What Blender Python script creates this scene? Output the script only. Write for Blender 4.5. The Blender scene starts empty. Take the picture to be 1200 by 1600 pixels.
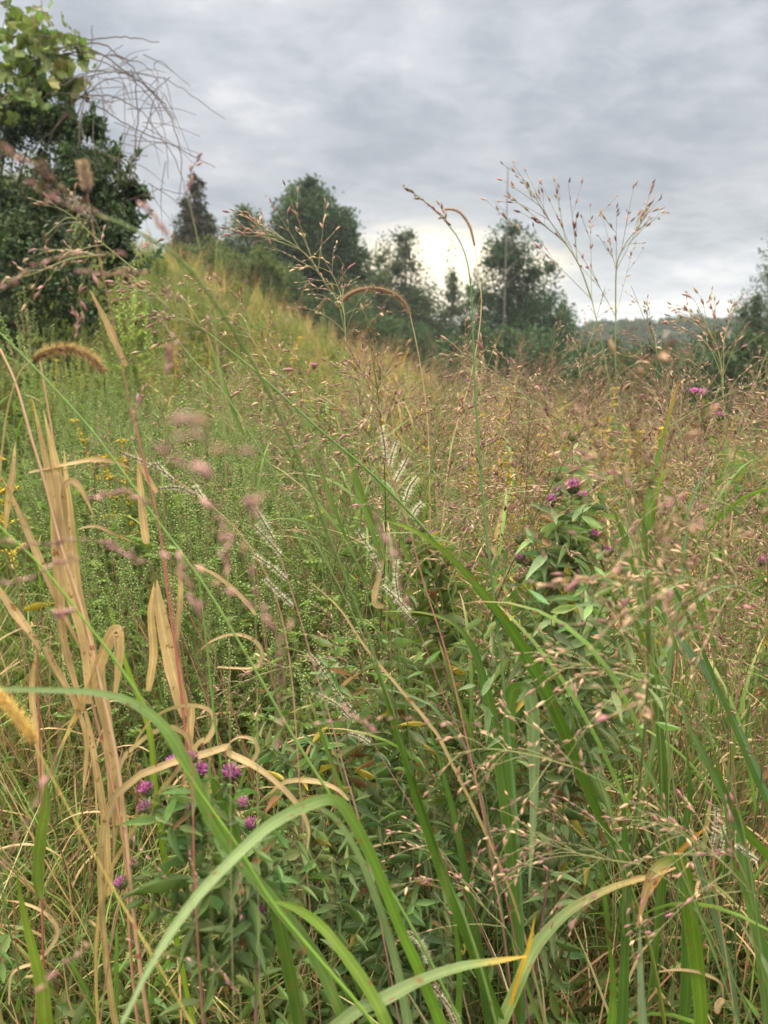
import bpy, math
import numpy as np
R = math.radians
rs = np.random.RandomState
SC = bpy.context.scene
COL = SC.collection

# ------------------------------------------------------------------ camera, world, sun, exposure
F = 1202.0                      # focal length in photo pixels (1200 x 1600)
PITCH = R(13.1)
CAM = np.array([0.0, 0.0, 1.5])
cam_d = bpy.data.cameras.new('camera')
cam_d.sensor_fit = 'VERTICAL'; cam_d.sensor_height = 34.6; cam_d.lens = 26.0
cam_d.clip_start = 0.02; cam_d.clip_end = 3000
cam_d.dof.use_dof = True; cam_d.dof.focus_distance = 1.45; cam_d.dof.aperture_fstop = 4.6
cam_d.dof.aperture_blades = 0
cam = bpy.data.objects.new('camera', cam_d); COL.objects.link(cam)
cam.location = CAM; cam.rotation_euler = (R(90) - PITCH, 0, 0)
SC.camera = cam

SUN_EL, SUN_AZ = R(48), R(-35)      # azimuth from +Y towards +X
world = bpy.data.worlds.new('World'); SC.world = world; world.use_nodes = True

def N(nt, t, **k):
    n = nt.nodes.new(t)
    for a, v in k.items():
        if a in n.inputs.keys() if isinstance(a, str) else False: n.inputs[a].default_value = v
        else: setattr(n, a, v)
    return n
def math_(nt, op, a, b=None, c=None, clamp=False):
    n = nt.nodes.new('ShaderNodeMath'); n.operation = op; n.use_clamp = clamp
    for i, x in enumerate((a, b, c)):
        if x is None: continue
        if isinstance(x, (int, float)): n.inputs[i].default_value = x
        else: nt.links.new(x, n.inputs[i])
    return n.outputs[0]
def mixc(nt, f, a, b, mode='MIX'):
    n = nt.nodes.new('ShaderNodeMix'); n.data_type = 'RGBA'; n.blend_type = mode
    for s, x in ((n.inputs[0], f), (n.inputs[6], a), (n.inputs[7], b)):
        if isinstance(x, (int, float)): s.default_value = x
        elif isinstance(x, tuple): s.default_value = (*x, 1)
        else: nt.links.new(x, s)
    return n.outputs[2]
def ramp(nt, f, stops, interp='LINEAR'):
    n = nt.nodes.new('ShaderNodeValToRGB'); n.color_ramp.interpolation = interp
    e = n.color_ramp.elements
    while len(e) < len(stops): e.new(0.5)
    for el, (p, c) in zip(e, stops):
        el.position = p; el.color = (*c, 1) if isinstance(c, tuple) else (c, c, c, 1)
    nt.links.new(f, n.inputs[0]); return n.outputs[0]
def smooth_(nt, x, a, b):
    n = nt.nodes.new('ShaderNodeMapRange'); n.interpolation_type = 'SMOOTHSTEP'
    nt.links.new(x, n.inputs[0]); n.inputs[1].default_value = a; n.inputs[2].default_value = b
    return n.outputs[0]
def noise_(nt, vec, scale, detail=6, rough=0.55, dist=0.0):
    n = nt.nodes.new('ShaderNodeTexNoise'); n.inputs['Scale'].default_value = scale
    n.inputs['Detail'].default_value = detail; n.inputs['Roughness'].default_value = rough
    n.inputs['Distortion'].default_value = dist
    nt.links.new(vec, n.inputs['Vector']); return n.outputs[0]

def build_world():
    nt = world.node_tree; nt.nodes.clear()
    out = nt.nodes.new('ShaderNodeOutputWorld')
    tc = nt.nodes.new('ShaderNodeTexCoord')
    sp = nt.nodes.new('ShaderNodeSeparateXYZ'); nt.links.new(tc.outputs['Generated'], sp.inputs[0])
    x, y, z = sp.outputs
    zc = math_(nt, 'MAXIMUM', z, 0.0)
    den = math_(nt, 'ADD', zc, 0.22)
    cb = nt.nodes.new('ShaderNodeCombineXYZ')
    nt.links.new(math_(nt, 'DIVIDE', x, den), cb.inputs[0])
    nt.links.new(math_(nt, 'MULTIPLY', math_(nt, 'DIVIDE', y, den), 1.05), cb.inputs[1])
    p = cb.outputs[0]
    big = noise_(nt, p, 0.9, 3, 0.5, 0.6)
    fine = noise_(nt, p, 2.4, 6, 0.50, 0.7)
    wisp = noise_(nt, p, 8.0, 6, 0.55, 0.3)
    s = math_(nt, 'ADD', math_(nt, 'MULTIPLY', big, 0.40), math_(nt, 'MULTIPLY', fine, 0.37))
    s = math_(nt, 'ADD', s, math_(nt, 'MULTIPLY', wisp, 0.25))
    s = math_(nt, 'ADD', math_(nt, 'MULTIPLY', math_(nt, 'SUBTRACT', s, 0.5), 1.3), 0.495)
    # broad shape of the bank: bright rag high in front, darker belt below it
    c = ramp(nt, s, [(0.30, (0.255, 0.285, 0.325)), (0.42, (0.34, 0.372, 0.412)), (0.50, (0.43, 0.458, 0.492)),
                     (0.58, (0.52, 0.535, 0.57)), (0.68, (0.70, 0.70, 0.70))])
    # belt of darker cloud between 7 and 13 degrees
    belt = math_(nt, 'MULTIPLY', smooth_(nt, zc, 0.09, 0.16), math_(nt, 'SUBTRACT', 1.0, smooth_(nt, zc, 0.20, 0.30)))
    c = mixc(nt, math_(nt, 'MULTIPLY', belt, 0.34), c, (0.275, 0.295, 0.335))
    # thin pale air near the horizon
    low = math_(nt, 'SUBTRACT', 1.0, smooth_(nt, zc, 0.0, 0.13))
    c = mixc(nt, math_(nt, 'MULTIPLY', low, 0.45), c, (0.37, 0.42, 0.49))
    # breaks in the cloud low in front, where the bright sky shows through
    def blob(x0, z0, sx, sz):
        a = math_(nt, 'DIVIDE', math_(nt, 'SUBTRACT', x, x0), sx); b = math_(nt, 'DIVIDE', math_(nt, 'SUBTRACT', zc, z0), sz)
        r2 = math_(nt, 'ADD', math_(nt, 'MULTIPLY', a, a), math_(nt, 'MULTIPLY', b, b))
        g = math_(nt, 'POWER', 2.718, math_(nt, 'MULTIPLY', r2, -1.0))
        return math_(nt, 'MULTIPLY', g, smooth_(nt, y, 0.0, 0.3))
    gap = noise_(nt, p, 1.3, 6, 0.6, 0.4)
    b1 = blob(0.065, 0.068, 0.13, 0.048)
    b2 = blob(0.33, 0.031, 0.13, 0.008)
    b3 = blob(-0.14, 0.365, 0.055, 0.016)
    f1 = smooth_(nt, math_(nt, 'ADD', math_(nt, 'MULTIPLY', b1, 1.1), math_(nt, 'MULTIPLY', gap, 0.7)), 0.42, 1.00)
    f2 = smooth_(nt, math_(nt, 'ADD', math_(nt, 'MULTIPLY', b2, 0.75), math_(nt, 'MULTIPLY', fine, 0.6)), 0.55, 1.0)
    f3 = smooth_(nt, math_(nt, 'ADD', math_(nt, 'MULTIPLY', b3, 0.6), math_(nt, 'MULTIPLY', fine, 0.8)), 0.55, 1.0)
    c = mixc(nt, f1, c, (1.30, 1.12, 0.80))
    c = mixc(nt, math_(nt, 'MULTIPLY', f2, 0.8), c, (1.0, 0.90, 0.70))
    c = mixc(nt, math_(nt, 'MULTIPLY', f3, 0.7), c, (0.80, 0.80, 0.78))
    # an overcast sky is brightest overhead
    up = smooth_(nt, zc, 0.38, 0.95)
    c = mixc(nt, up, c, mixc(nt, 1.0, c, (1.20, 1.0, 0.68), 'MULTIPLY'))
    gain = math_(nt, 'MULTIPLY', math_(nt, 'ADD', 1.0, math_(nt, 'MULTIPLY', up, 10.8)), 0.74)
    sky = nt.nodes.new('ShaderNodeTexSky'); sky.sky_type = 'NISHITA'; sky.sun_disc = False
    sky.sun_elevation = SUN_EL; sky.sun_rotation = SUN_AZ
    bg1 = nt.nodes.new('ShaderNodeBackground'); bg1.inputs[1].default_value = 0.06; nt.links.new(sky.outputs[0], bg1.inputs[0])
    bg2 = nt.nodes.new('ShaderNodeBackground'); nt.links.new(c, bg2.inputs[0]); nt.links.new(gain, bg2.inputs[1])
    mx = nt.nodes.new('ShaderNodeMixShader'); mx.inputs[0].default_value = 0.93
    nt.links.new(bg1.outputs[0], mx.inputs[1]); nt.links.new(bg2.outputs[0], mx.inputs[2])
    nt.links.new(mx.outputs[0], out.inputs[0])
build_world()

sun_d = bpy.data.lights.new('sun', 'SUN'); sun_d.energy = 1.5; sun_d.angle = R(35); sun_d.color = (1.0, 0.95, 0.86)
sun = bpy.data.objects.new('sun', sun_d); COL.objects.link(sun)
sun.rotation_euler = (R(90) - SUN_EL, 0, math.pi - SUN_AZ)
SC.view_settings.view_transform = 'Standard'; SC.view_settings.look = 'None'
SC.view_settings.exposure = 0.86; SC.view_settings.gamma = 1.0
SC.render.engine = 'CYCLES'
SC.cycles.max_bounces = 6; SC.cycles.diffuse_bounces = 4; SC.cycles.glossy_bounces = 2
SC.cycles.transmission_bounces = 4; SC.cycles.transparent_max_bounces = 4
SC.cycles.caustics_reflective = False; SC.cycles.caustics_refractive = False
SC.cycles.use_denoising = True

# ------------------------------------------------------------------ pixel rays and terrain
FW = np.array([0, math.cos(PITCH), -math.sin(PITCH)]); UP = np.array([0, math.sin(PITCH), math.cos(PITCH)])
def at(px, py, d):
    "point seen at photo pixel (px, py), d metres deep"
    return CAM + d * (FW + np.array([1.0, 0, 0]) * (px - 600) / F - UP * (py - 800) / F)
def sst(x, a, b):
    t = np.clip((x - a) / (b - a), 0, 1); return t * t * (3 - 2 * t)
def spl(x, k=1.0): return np.logaddexp(0, x / k) * k
def H(x, y):
    x = np.asarray(x, float); y = np.asarray(y, float)
    s = 0.08 + 0.40 * sst(y, 2, 15)
    left = spl(np.minimum(-(x - 0.3), 15), 0.6)
    h = s * left
    h = h - 0.27 * spl(x - 1.0, 0.8) * sst(y, 3, 10)
    h = h - 0.10 * spl(y - 20, 2.0) - 0.03 * spl(y - 8, 2.0) * sst(x, -2, 3)
    h = np.maximum(h, -7 + 0 * h)
    return h + 0.03 * np.sin(x * 2.1 + 1) * np.sin(y * 1.7)

# ------------------------------------------------------------------ geometry collector
class G:
    def __init__(s): s.V, s.F, s.C, s.U, s.n = [], [], [], [], 0
    def add(s, v, f, c, u=None):
        v = np.asarray(v, np.float32).reshape(-1, 3); f = np.asarray(f, np.int32).reshape(-1, 3)
        c = np.broadcast_to(np.asarray(c, np.float32), (len(v), 3))
        u = np.zeros((len(v), 2), np.float32) if u is None else np.asarray(u, np.float32)
        s.V.append(v); s.F.append(f + s.n); s.C.append(c); s.U.append(u); s.n += len(v)
    def arr(s):
        return (np.concatenate(s.V), np.concatenate(s.F), np.concatenate(s.C), np.concatenate(s.U))
    def merge(s, o):
        if o.n: s.add(*o.arr())

def mesh(g, name, mat):
    v, f, c, u = g.arr()
    me = bpy.data.meshes.new(name)
    me.vertices.add(len(v)); me.vertices.foreach_set('co', v.ravel())
    me.loops.add(len(f) * 3); me.loops.foreach_set('vertex_index', f.ravel())
    me.polygons.add(len(f)); me.polygons.foreach_set('loop_start', np.arange(0, len(f) * 3, 3, dtype=np.int32))
    me.polygons.foreach_set('use_smooth', np.ones(len(f), bool))
    a = me.attributes.new('Col', 'FLOAT_COLOR', 'POINT')
    a.data.foreach_set('color', np.hstack([c, np.ones((len(c), 1), np.float32)]).astype(np.float32).ravel())
    b = me.attributes.new('strip', 'FLOAT_VECTOR', 'POINT')
    b.data.foreach_set('vector', np.hstack([u, np.zeros((len(u), 1), np.float32)]).astype(np.float32).ravel())
    me.materials.append(mat); me.update(calc_edges=True)
    return me
def obj(name, g, mat, parent=None):
    if isinstance(g, G): me = mesh(g, name, mat)
    else: me = g
    o = bpy.data.objects.new(name, me); COL.objects.link(o)
    if parent is not None: o.parent = parent
    return o
def tag(o, label=None, cat=None, group=None, kind=None):
    if label: o['label'] = label
    if cat: o['category'] = cat
    if group: o['group'] = group
    if kind: o['kind'] = kind
    return o
def thing(name, label, cat, loc=(0, 0, 0), rz=0.0, group=None):
    o = bpy.data.objects.new(name, None); COL.objects.link(o)
    o.location = loc; o.rotation_euler = (0, 0, rz); o.empty_display_size = 0.1
    return tag(o, label, cat, group, 'thing')
def copy_tree(root, kids, loc, rot, scale):
    r = root.copy(); COL.objects.link(r); r.location = loc; r.rotation_euler = rot; r.scale = (scale,) * 3
    for ch, subs in kids:
        c = ch.copy(); COL.objects.link(c); c.parent = r
        for g in subs:
            d = g.copy(); COL.objects.link(d); d.parent = c
    return r
def local(g, base):
    b = np.asarray(base, np.float32)
    g.V = [v - b for v in g.V]; return g

# ------------------------------------------------------------------ shape makers
def nrm(a): a = np.asarray(a, float); return a / np.maximum(np.linalg.norm(a, axis=-1, keepdims=True), 1e-9)
def tangents(P):
    T = np.gradient(P, axis=0); return nrm(T)
def curve(pts, n=24):
    "Catmull-Rom through the points"
    P = np.asarray(pts, float)
    if len(P) == 2: t = np.linspace(0, 1, n)[:, None]; return P[0] * (1 - t) + P[1] * t
    P = np.vstack([2 * P[0] - P[1], P, 2 * P[-1] - P[-2]])
    k = len(P) - 3; out = []
    for t in np.linspace(0, k - 1e-6, n):
        i = int(t); u = t - i; a, b, c, d = P[i:i + 4]
        out.append(0.5 * ((2 * b) + (c - a) * u + (2 * a - 5 * b + 4 * c - d) * u * u + (3 * b - a - 3 * c + d) * u ** 3))
    return np.array(out)
def tube(g, P, r, c, k=4, cap=False):
    P = np.asarray(P, float); n = len(P); r = np.broadcast_to(r, (n,)); T = tangents(P)
    ref = np.array([0.31, 0.83, 0.46]); A = nrm(np.cross(T, ref)); B = np.cross(T, A)
    a = np.arange(k) * 2 * math.pi / k
    V = P[:, None] + r[:, None, None] * (A[:, None] * np.cos(a)[None, :, None] + B[:, None] * np.sin(a)[None, :, None])
    i = np.arange(n - 1)[:, None] * k; j = np.arange(k)[None]; j2 = (j + 1) % k
    f = np.stack([np.stack([i + j, i + j2, i + k + j2], -1), np.stack([i + j, i + k + j2, i + k + j], -1)], 2)
    c = np.asarray(c, float); c = np.repeat(c, k, 0) if c.ndim == 2 else c
    U = np.stack([np.tile(np.arange(k) / k, n), np.repeat(np.linspace(0, 1, n), k)], -1)
    g.add(V.reshape(-1, 3), f.reshape(-1, 3), c, U)
def ribbon(g, P, w, side, c, fold=0.18, three=True):
    "leaf blade along P; width w, side vectors, V-fold"
    P = np.asarray(P, float); n = len(P); w = np.broadcast_to(w, (n,))[:, None]
    T = tangents(P); S = np.broadcast_to(side, (n, 3)); S = nrm(S - (S * T).sum(1, keepdims=True) * T); Nn = np.cross(T, S)
    t = np.linspace(0, 1, n); c = np.asarray(c, float)
    if three:
        V = np.stack([P - S * w / 2, P - Nn * w * fold, P + S * w / 2], 1).reshape(-1, 3)
        i = np.arange(n - 1)[:, None] * 3; q = np.array([[0, 1, 4], [0, 4, 3], [1, 2, 5], [1, 5, 4]])[None]
        f = (i[:, None] + q).reshape(-1, 3)
        U = np.stack([np.tile([0, .5, 1], n), np.repeat(t, 3)], -1); c = np.repeat(c, 3, 0) if c.ndim == 2 else c
    else:
        V = np.stack([P - S * w / 2, P + S * w / 2], 1).reshape(-1, 3)
        i = np.arange(n - 1)[:, None] * 2; q = np.array([[0, 1, 3], [0, 3, 2]])[None]
        f = (i[:, None] + q).reshape(-1, 3)
        U = np.stack([np.tile([0.0, 1.0], n), np.repeat(t, 2)], -1); c = np.repeat(c, 2, 0) if c.ndim == 2 else c
    g.add(V, f, c, U)

def frames(D, roll=None, rng=None):
    D = nrm(D); ref = np.where(np.abs(D[:, 2:3]) > 0.9, [[1.0, 0, 0]], [[0, 0, 1.0]])
    A = nrm(np.cross(ref, D)); B = np.cross(D, A)
    if roll is not None:
        cr, sr = np.cos(roll)[:, None], np.sin(roll)[:, None]; A, B = A * cr + B * sr, B * cr - A * sr
    return np.stack([A, B, D], 2)       # columns: local x, y, z
def inst(g, proto, pos, M, c=None):
    "bake copies of a prototype (arrays) at pos with 3x3 matrices; c multiplies colour"
    v, f, pc, u = proto; n = len(pos)
    if n == 0: return
    V = np.einsum('nij,pj->npi', M, v) + pos[:, None]
    Fc = f[None] + (np.arange(n) * len(v))[:, None, None]
    C = np.broadcast_to(pc[None], (n, len(v), 3))
    if c is not None: C = C * np.asarray(c)[:, None]
    g.add(V.reshape(-1, 3), Fc.reshape(-1, 3), C.reshape(-1, 3), np.tile(u, (n, 1)))
def rotz(a):
    c, s = np.cos(a), np.sin(a); z = np.zeros_like(a); o = np.ones_like(a)
    return np.stack([np.stack([c, -s, z], 1), np.stack([s, c, z], 1), np.stack([z, z, o], 1)], 1)
def lean(rng, n, amt):
    "random tilt matrices"
    d = np.stack([rng.normal(0, amt, n), rng.normal(0, amt, n), np.ones(n)], 1)
    return frames(d, None)

# unit spikelet: plump seed along +z
def spindle(k=4, rings=((0.0, .15), (.35, .5), (.7, .33), (1.0, .02))):
    g = G(); P = np.array([[0, 0, z] for z, _ in rings]); tube(g, P, np.array([r for _, r in rings]), (1, 1, 1), k); return g.arr()
SEED = spindle(5); SEED3 = spindle(3, ((0, .2), (.4, .5), (1, .02)))
def bead():
    g = G(); P = np.array([[0, 0, 0], [0, 0, .5], [0, 0, 1.0]]); tube(g, P, np.array([.12, .5, .05]), (1, 1, 1), 4); return g.arr()
BEAD = bead()
def unit_leaf(curl=0.15, peak=0.4, seg=5, fold=0.15, sharp=1.0):
    "leaf of length 1 along +z, width 1 across x, curling towards -y"
    g = G(); t = np.linspace(0, 1, seg); P = np.stack([0 * t, -curl * t ** 2, t], 1)
    w = np.interp(t, [0, peak * .5, peak, 1], [0.10, .78, 1.0, 0.0]); w = w * (1 - 0.2 * sharp * np.abs(t - peak))
    ribbon(g, P, w, np.array([1.0, 0, 0]), (1, 1, 1), fold); return g.arr()
LEAF = unit_leaf(); LEAF_C = unit_leaf(0.5, 0.35, 6); LEAF_D = unit_leaf(0.15, 0.45, 6, .25); LEAF_E = unit_leaf(0.9, 0.4, 7, .3); LEAF4 = unit_leaf(0.1, 0.5, 3, 0.2)
def sm(M, sx, sy, sz): return M * np.stack([sx, sy, sz], 1)[:, None, :]

def jit(rng, c, n, v=0.15, h=0.05):
    c = np.asarray(c, float); k = np.exp(rng.normal(0, v, (n, 1))); return c * k * np.exp(rng.normal(0, h, (n, 3)))

# colours (albedo)
GRASS = (0.105, 0.185, 0.030); GRASS2 = (0.14, 0.20, 0.045); BLUEG = (0.12, 0.20, 0.10); UNDER = (0.20, 0.29, 0.16)
TAN = (0.48, 0.34, 0.185); TAN2 = (0.50, 0.37, 0.21); STRAW = (0.55, 0.42, 0.20); RUST = (0.33, 0.13, 0.06); REDSTEM = (0.27, 0.09, 0.07)
SEEDC = (0.30, 0.18, 0.13); SEEDP = (0.27, 0.125, 0.135); SEEDT = (0.36, 0.25, 0.16); PALE = (0.62, 0.55, 0.42)
RAG = (0.155, 0.225, 0.070); FORB = (0.165, 0.215, 0.072); FORBL = (0.185, 0.235, 0.088); GOLD = (0.55, 0.42, 0.06); MAG = (0.46, 0.15, 0.42)

# ------------------------------------------------------------------ materials
def leafmat(name, transl=0.3, rough=0.5, stripes=0.0, noise=0.25, nscale=25.0, spec=0.3, spots=0.0, rnd=0.12):
    m = bpy.data.materials.new(name); m.use_nodes = True; nt = m.node_tree; nt.nodes.clear()
    out = nt.nodes.new('ShaderNodeOutputMaterial')
    at_ = nt.nodes.new('ShaderNodeAttribute'); at_.attribute_name = 'Col'
    tc = nt.nodes.new('ShaderNodeTexCoord')
    c = at_.outputs['Color']
    nz = noise_(nt, tc.outputs['Object'], nscale, 3, 0.6)
    k = math_(nt, 'ADD', 1.0 - noise, math_(nt, 'MULTIPLY', nz, 2 * noise))
    oi = nt.nodes.new('ShaderNodeObjectInfo')
    k = math_(nt, 'MULTIPLY', k, math_(nt, 'ADD', 1 - rnd, math_(nt, 'MULTIPLY', oi.outputs['Random'], 2 * rnd)))
    bump_h = None
    if stripes > 0:
        uv = nt.nodes.new('ShaderNodeAttribute'); uv.attribute_name = 'strip'
        s = nt.nodes.new('ShaderNodeSeparateXYZ'); nt.links.new(uv.outputs['Vector'], s.inputs[0])
        w = math_(nt, 'SINE', math_(nt, 'MULTIPLY', s.outputs[0], 62.0))
        w2 = math_(nt, 'SINE', math_(nt, 'MULTIPLY', s.outputs[0], 23.0))
        w = math_(nt, 'ADD', w, w2)
        k = math_(nt, 'MULTIPLY', k, math_(nt, 'ADD', 1.0, math_(nt, 'MULTIPLY', w, stripes)))
        rib = math_(nt, 'SUBTRACT', 1.0, smooth_(nt, math_(nt, 'ABSOLUTE', math_(nt, 'SUBTRACT', s.outputs[0], 0.5)), 0.02, 0.06))
        k = math_(nt, 'MULTIPLY', k, math_(nt, 'ADD', 1.0, math_(nt, 'MULTIPLY', rib, 0.55)))
        bump_h = w
    vm = nt.nodes.new('ShaderNodeVectorMath'); vm.operation = 'SCALE'
    nt.links.new(c, vm.inputs[0]); nt.links.new(k, vm.inputs['Scale']); c = vm.outputs[0]
    if spots > 0:
        sp_ = noise_(nt, tc.outputs['Object'], 90, 2, 0.7)
        c = mixc(nt, math_(nt, 'MULTIPLY', smooth_(nt, sp_, 0.62, 0.70), spots), c, (0.20, 0.09, 0.03))
    b = nt.nodes.new('ShaderNodeBsdfPrincipled'); nt.links.new(c, b.inputs['Base Color'])
    b.inputs['Roughness'].default_value = rough; b.inputs['Specular IOR Level'].default_value = spec
    if bump_h is not None:
        bp = nt.nodes.new('ShaderNodeBump'); bp.inputs['Strength'].default_value = 0.25; bp.inputs['Distance'].default_value = 0.0004
        nt.links.new(bump_h, bp.inputs['Height']); nt.links.new(bp.outputs[0], b.inputs['Normal'])
    if transl > 0:
        tr = nt.nodes.new('ShaderNodeBsdfTranslucent')
        tcx = mixc(nt, 1.0, c, (1.25, 1.35, 0.75), 'MULTIPLY'); nt.links.new(tcx, tr.inputs[0])
        mx = nt.nodes.new('ShaderNodeMixShader'); mx.inputs[0].default_value = transl
        nt.links.new(b.outputs[0], mx.inputs[1]); nt.links.new(tr.outputs[0], mx.inputs[2]); nt.links.new(mx.outputs[0], out.inputs[0])
    else: nt.links.new(b.outputs[0], out.inputs[0])
    return m
M_BLADE = leafmat('grass_blade', 0.35, 0.45, 0.10, 0.36, 16, 0.35, 0.85)
M_DRY = leafmat('dry_leaf', 0.30, 0.6, 0.07, 0.5, 26, 0.2, 0.9)
M_LEAF = leafmat('forb_leaf', 0.30, 0.5, 0.04, 0.25, 30, 0.3, 0.25)
M_STEM = leafmat('plant_stem', 0.0, 0.5, 0, 0.25, 30, 0.3)
M_SEED = leafmat('seed_husk', 0.15, 0.55, 0, 0.3, 120, 0.3)
M_HAIR = leafmat('seed_hair', 0.4, 0.7, 0, 0.05, 50, 0.2)
M_PETAL = leafmat('flower_petal', 0.35, 0.6, 0, 0.15, 80, 0.2)
M_FIELD = leafmat('meadow_leaf', 0.33, 0.55, 0, 0.22, 1.3, 0.25)
M_TREE = leafmat('tree_leaf', 0.28, 0.6, 0, 0.30, 0.7, 0.2)
M_BARK = leafmat('bark', 0.0, 0.85, 0, 0.4, 12, 0.1)

def soil_mat():
    m = bpy.data.materials.new('soil'); m.use_nodes = True; nt = m.node_tree
    b = nt.nodes['Principled BSDF']; tc = nt.nodes.new('ShaderNodeTexCoord')
    n1 = noise_(nt, tc.outputs['Object'], 3.0, 8, 0.65); n2 = noise_(nt, tc.outputs['Object'], 40.0, 6, 0.7)
    s = math_(nt, 'ADD', math_(nt, 'MULTIPLY', n1, 0.5), math_(nt, 'MULTIPLY', n2, 0.5))
    c = ramp(nt, s, [(0.35, (0.018, 0.013, 0.008)), (0.48, (0.045, 0.032, 0.018)), (0.56, (0.07, 0.065, 0.025)), (0.66, (0.14, 0.10, 0.055))])
    nt.links.new(c, b.inputs['Base Color']); b.inputs['Roughness'].default_value = 0.95
    bp = nt.nodes.new('ShaderNodeBump'); bp.inputs['Strength'].default_value = 0.8; bp.inputs['Distance'].default_value = 0.03
    nt.links.new(s, bp.inputs['Height']); nt.links.new(bp.outputs[0], b.inputs['Normal'])
    return m
M_SOIL = soil_mat()

# ------------------------------------------------------------------ ground, far hills
def grid_mesh(xs, ys, hf, col):
    g = G(); X, Y = np.meshgrid(xs, ys); Z = hf(X, Y); nx, ny = len(xs), len(ys)
    V = np.stack([X, Y, Z], -1).reshape(-1, 3)
    i = (np.arange(ny - 1)[:, None] * nx + np.arange(nx - 1)[None]).reshape(-1, 1)
    f = np.hstack([i, i + 1, i + nx + 1, i, i + nx + 1, i + nx]).reshape(-1, 3)
    g.add(V, f, col); return g
def ax(a, b, near, n):
    t = np.linspace(-1, 1, n); return np.sign(t) * (np.abs(t) ** 3.2) * (b - a) / 2 + t * near + (a + b) / 2
xs = ax(-900, 900, 25, 240); ys = np.concatenate([np.linspace(-60, -3, 20), np.linspace(-2.5, 30, 150), 30 + np.linspace(0.03, 1, 60) ** 2.5 * 1500])
tag(obj('ground', grid_mesh(xs, ys, H, (0.05, 0.04, 0.025)), M_SOIL), 'dark soil of the sloping meadow under the plants', None, None, 'structure')

def hill_h(X, Y):
    ridge = 170 + 12 * np.sin(X * 0.01)
    prof = np.exp(-((Y - ridge) / 35) ** 2)
    z = 0.6 + 0.7 * np.sin(X * 0.045 - 1.6) + 0.35 * np.sin(X * 0.13) + 0.030 * np.clip(X - 25, -60, 160)
    return -9 + prof * (z + 9)
tag(obj('hills', grid_mesh(np.linspace(-400, 500, 120), np.linspace(100, 260, 40), hill_h, (0.035, 0.06, 0.03)), M_SOIL), 'low far ridge closing the valley on the right', None, None, 'structure')

# ------------------------------------------------------------------ trees
TREELEAF = unit_leaf(0.2, 0.5, 3, 0.2)
QUAD = (np.array([[0, 0, 0], [.5, -.08, .5], [0, 0, 1], [-.5, -.08, .5]], np.float32), np.array([[0, 1, 2], [0, 2, 3]]), np.ones((4, 3), np.float32), np.zeros((4, 2), np.float32))
def crown_leaves(rng, clumps, n, size, cols, flat=0.8, lobes=None):
    "leaves spread through clumps = [(centre, radius, weight)]"
    g = G(); w = np.array([c[2] for c in clumps]); w = w / w.sum()
    k = rng.choice(len(clumps), n, p=w)
    C = np.array([c[0] for c in clumps])[k]; Rr = np.array([c[1] for c in clumps])[k]
    d = nrm(rng.normal(size=(n, 3))); r = np.abs(rng.normal(0, .66, n)) * np.where(rng.rand(n) < .06, 1.5, 1)
    P = C + d * (Rr * r)[:, None] * np.array([1, 1, flat])
    if lobes is not None:          # finer twigs filling the body of the crown between the clumps
        L_ = np.array(lobes); v = L_[:, 3] ** 2 * L_[:, 4]; m = int(n * .42); q = rng.choice(len(L_), m, p=v / v.sum()); dd = nrm(rng.normal(size=(m, 3))); rr = rng.rand(m) ** .45 * (.93 + .10 * np.sin(dd[:, 0] * 7 + q) * np.cos(dd[:, 2] * 9 + q * 2))
        P[:m] = L_[q, :3] + dd * rr[:, None] * np.stack([L_[q, 3], L_[q, 3], L_[q, 4]], 1); d = d.copy(); d[:m] = dd
    D = nrm(d * 0.7 + rng.normal(0, .7, (n, 3)) + np.array([0, 0, -0.25]))
    s = size * np.exp(rng.normal(0, .25, n)); M = sm(frames(D, rng.rand(n) * 6.28), s * .6, s, s)
    cc = np.array(cols)[(k * 7 + (rng.rand(n) < .25)) % len(cols)]
    cc = cc * np.exp(rng.normal(0, .16, (n, 1)))
    inst(g, TREELEAF, P, M, cc); return g
def limbs(rng, g, base, top, clumps, r0, col, frac=1.0):
    base = np.asarray(base, float); top = np.asarray(top, float)
    P = curve([base, base * .6 + top * .4 + rng.normal(0, .02, 3) * (top[2] - base[2]), top], 12)
    tube(g, P, np.linspace(r0, r0 * .25, 12), col, 7)
    for c, r, w in clumps:
        if rng.rand() > frac: continue
        t = np.clip((c[2] - base[2]) / (top[2] - base[2]) * 0.75 - .1, .12, .85); a = P[int(t * 11)]
        e = np.asarray(c) + nrm(rng.normal(size=3)) * r * .3
        mid = (a + e) / 2 + np.array([0, 0, -.08]) * np.linalg.norm(e - a)
        Q = curve([a, mid, e], 7); tube(g, Q, np.linspace(r0 * .35, r0 * .06, 7), col, 5)
        for _ in range(4):
            e2 = Q[4] + nrm(rng.normal(size=3)) * r * .9
            tube(g, curve([Q[3 + rng.randint(3)], e2], 4), np.linspace(r0 * .1, r0 * .03, 4), col, 3)
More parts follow.
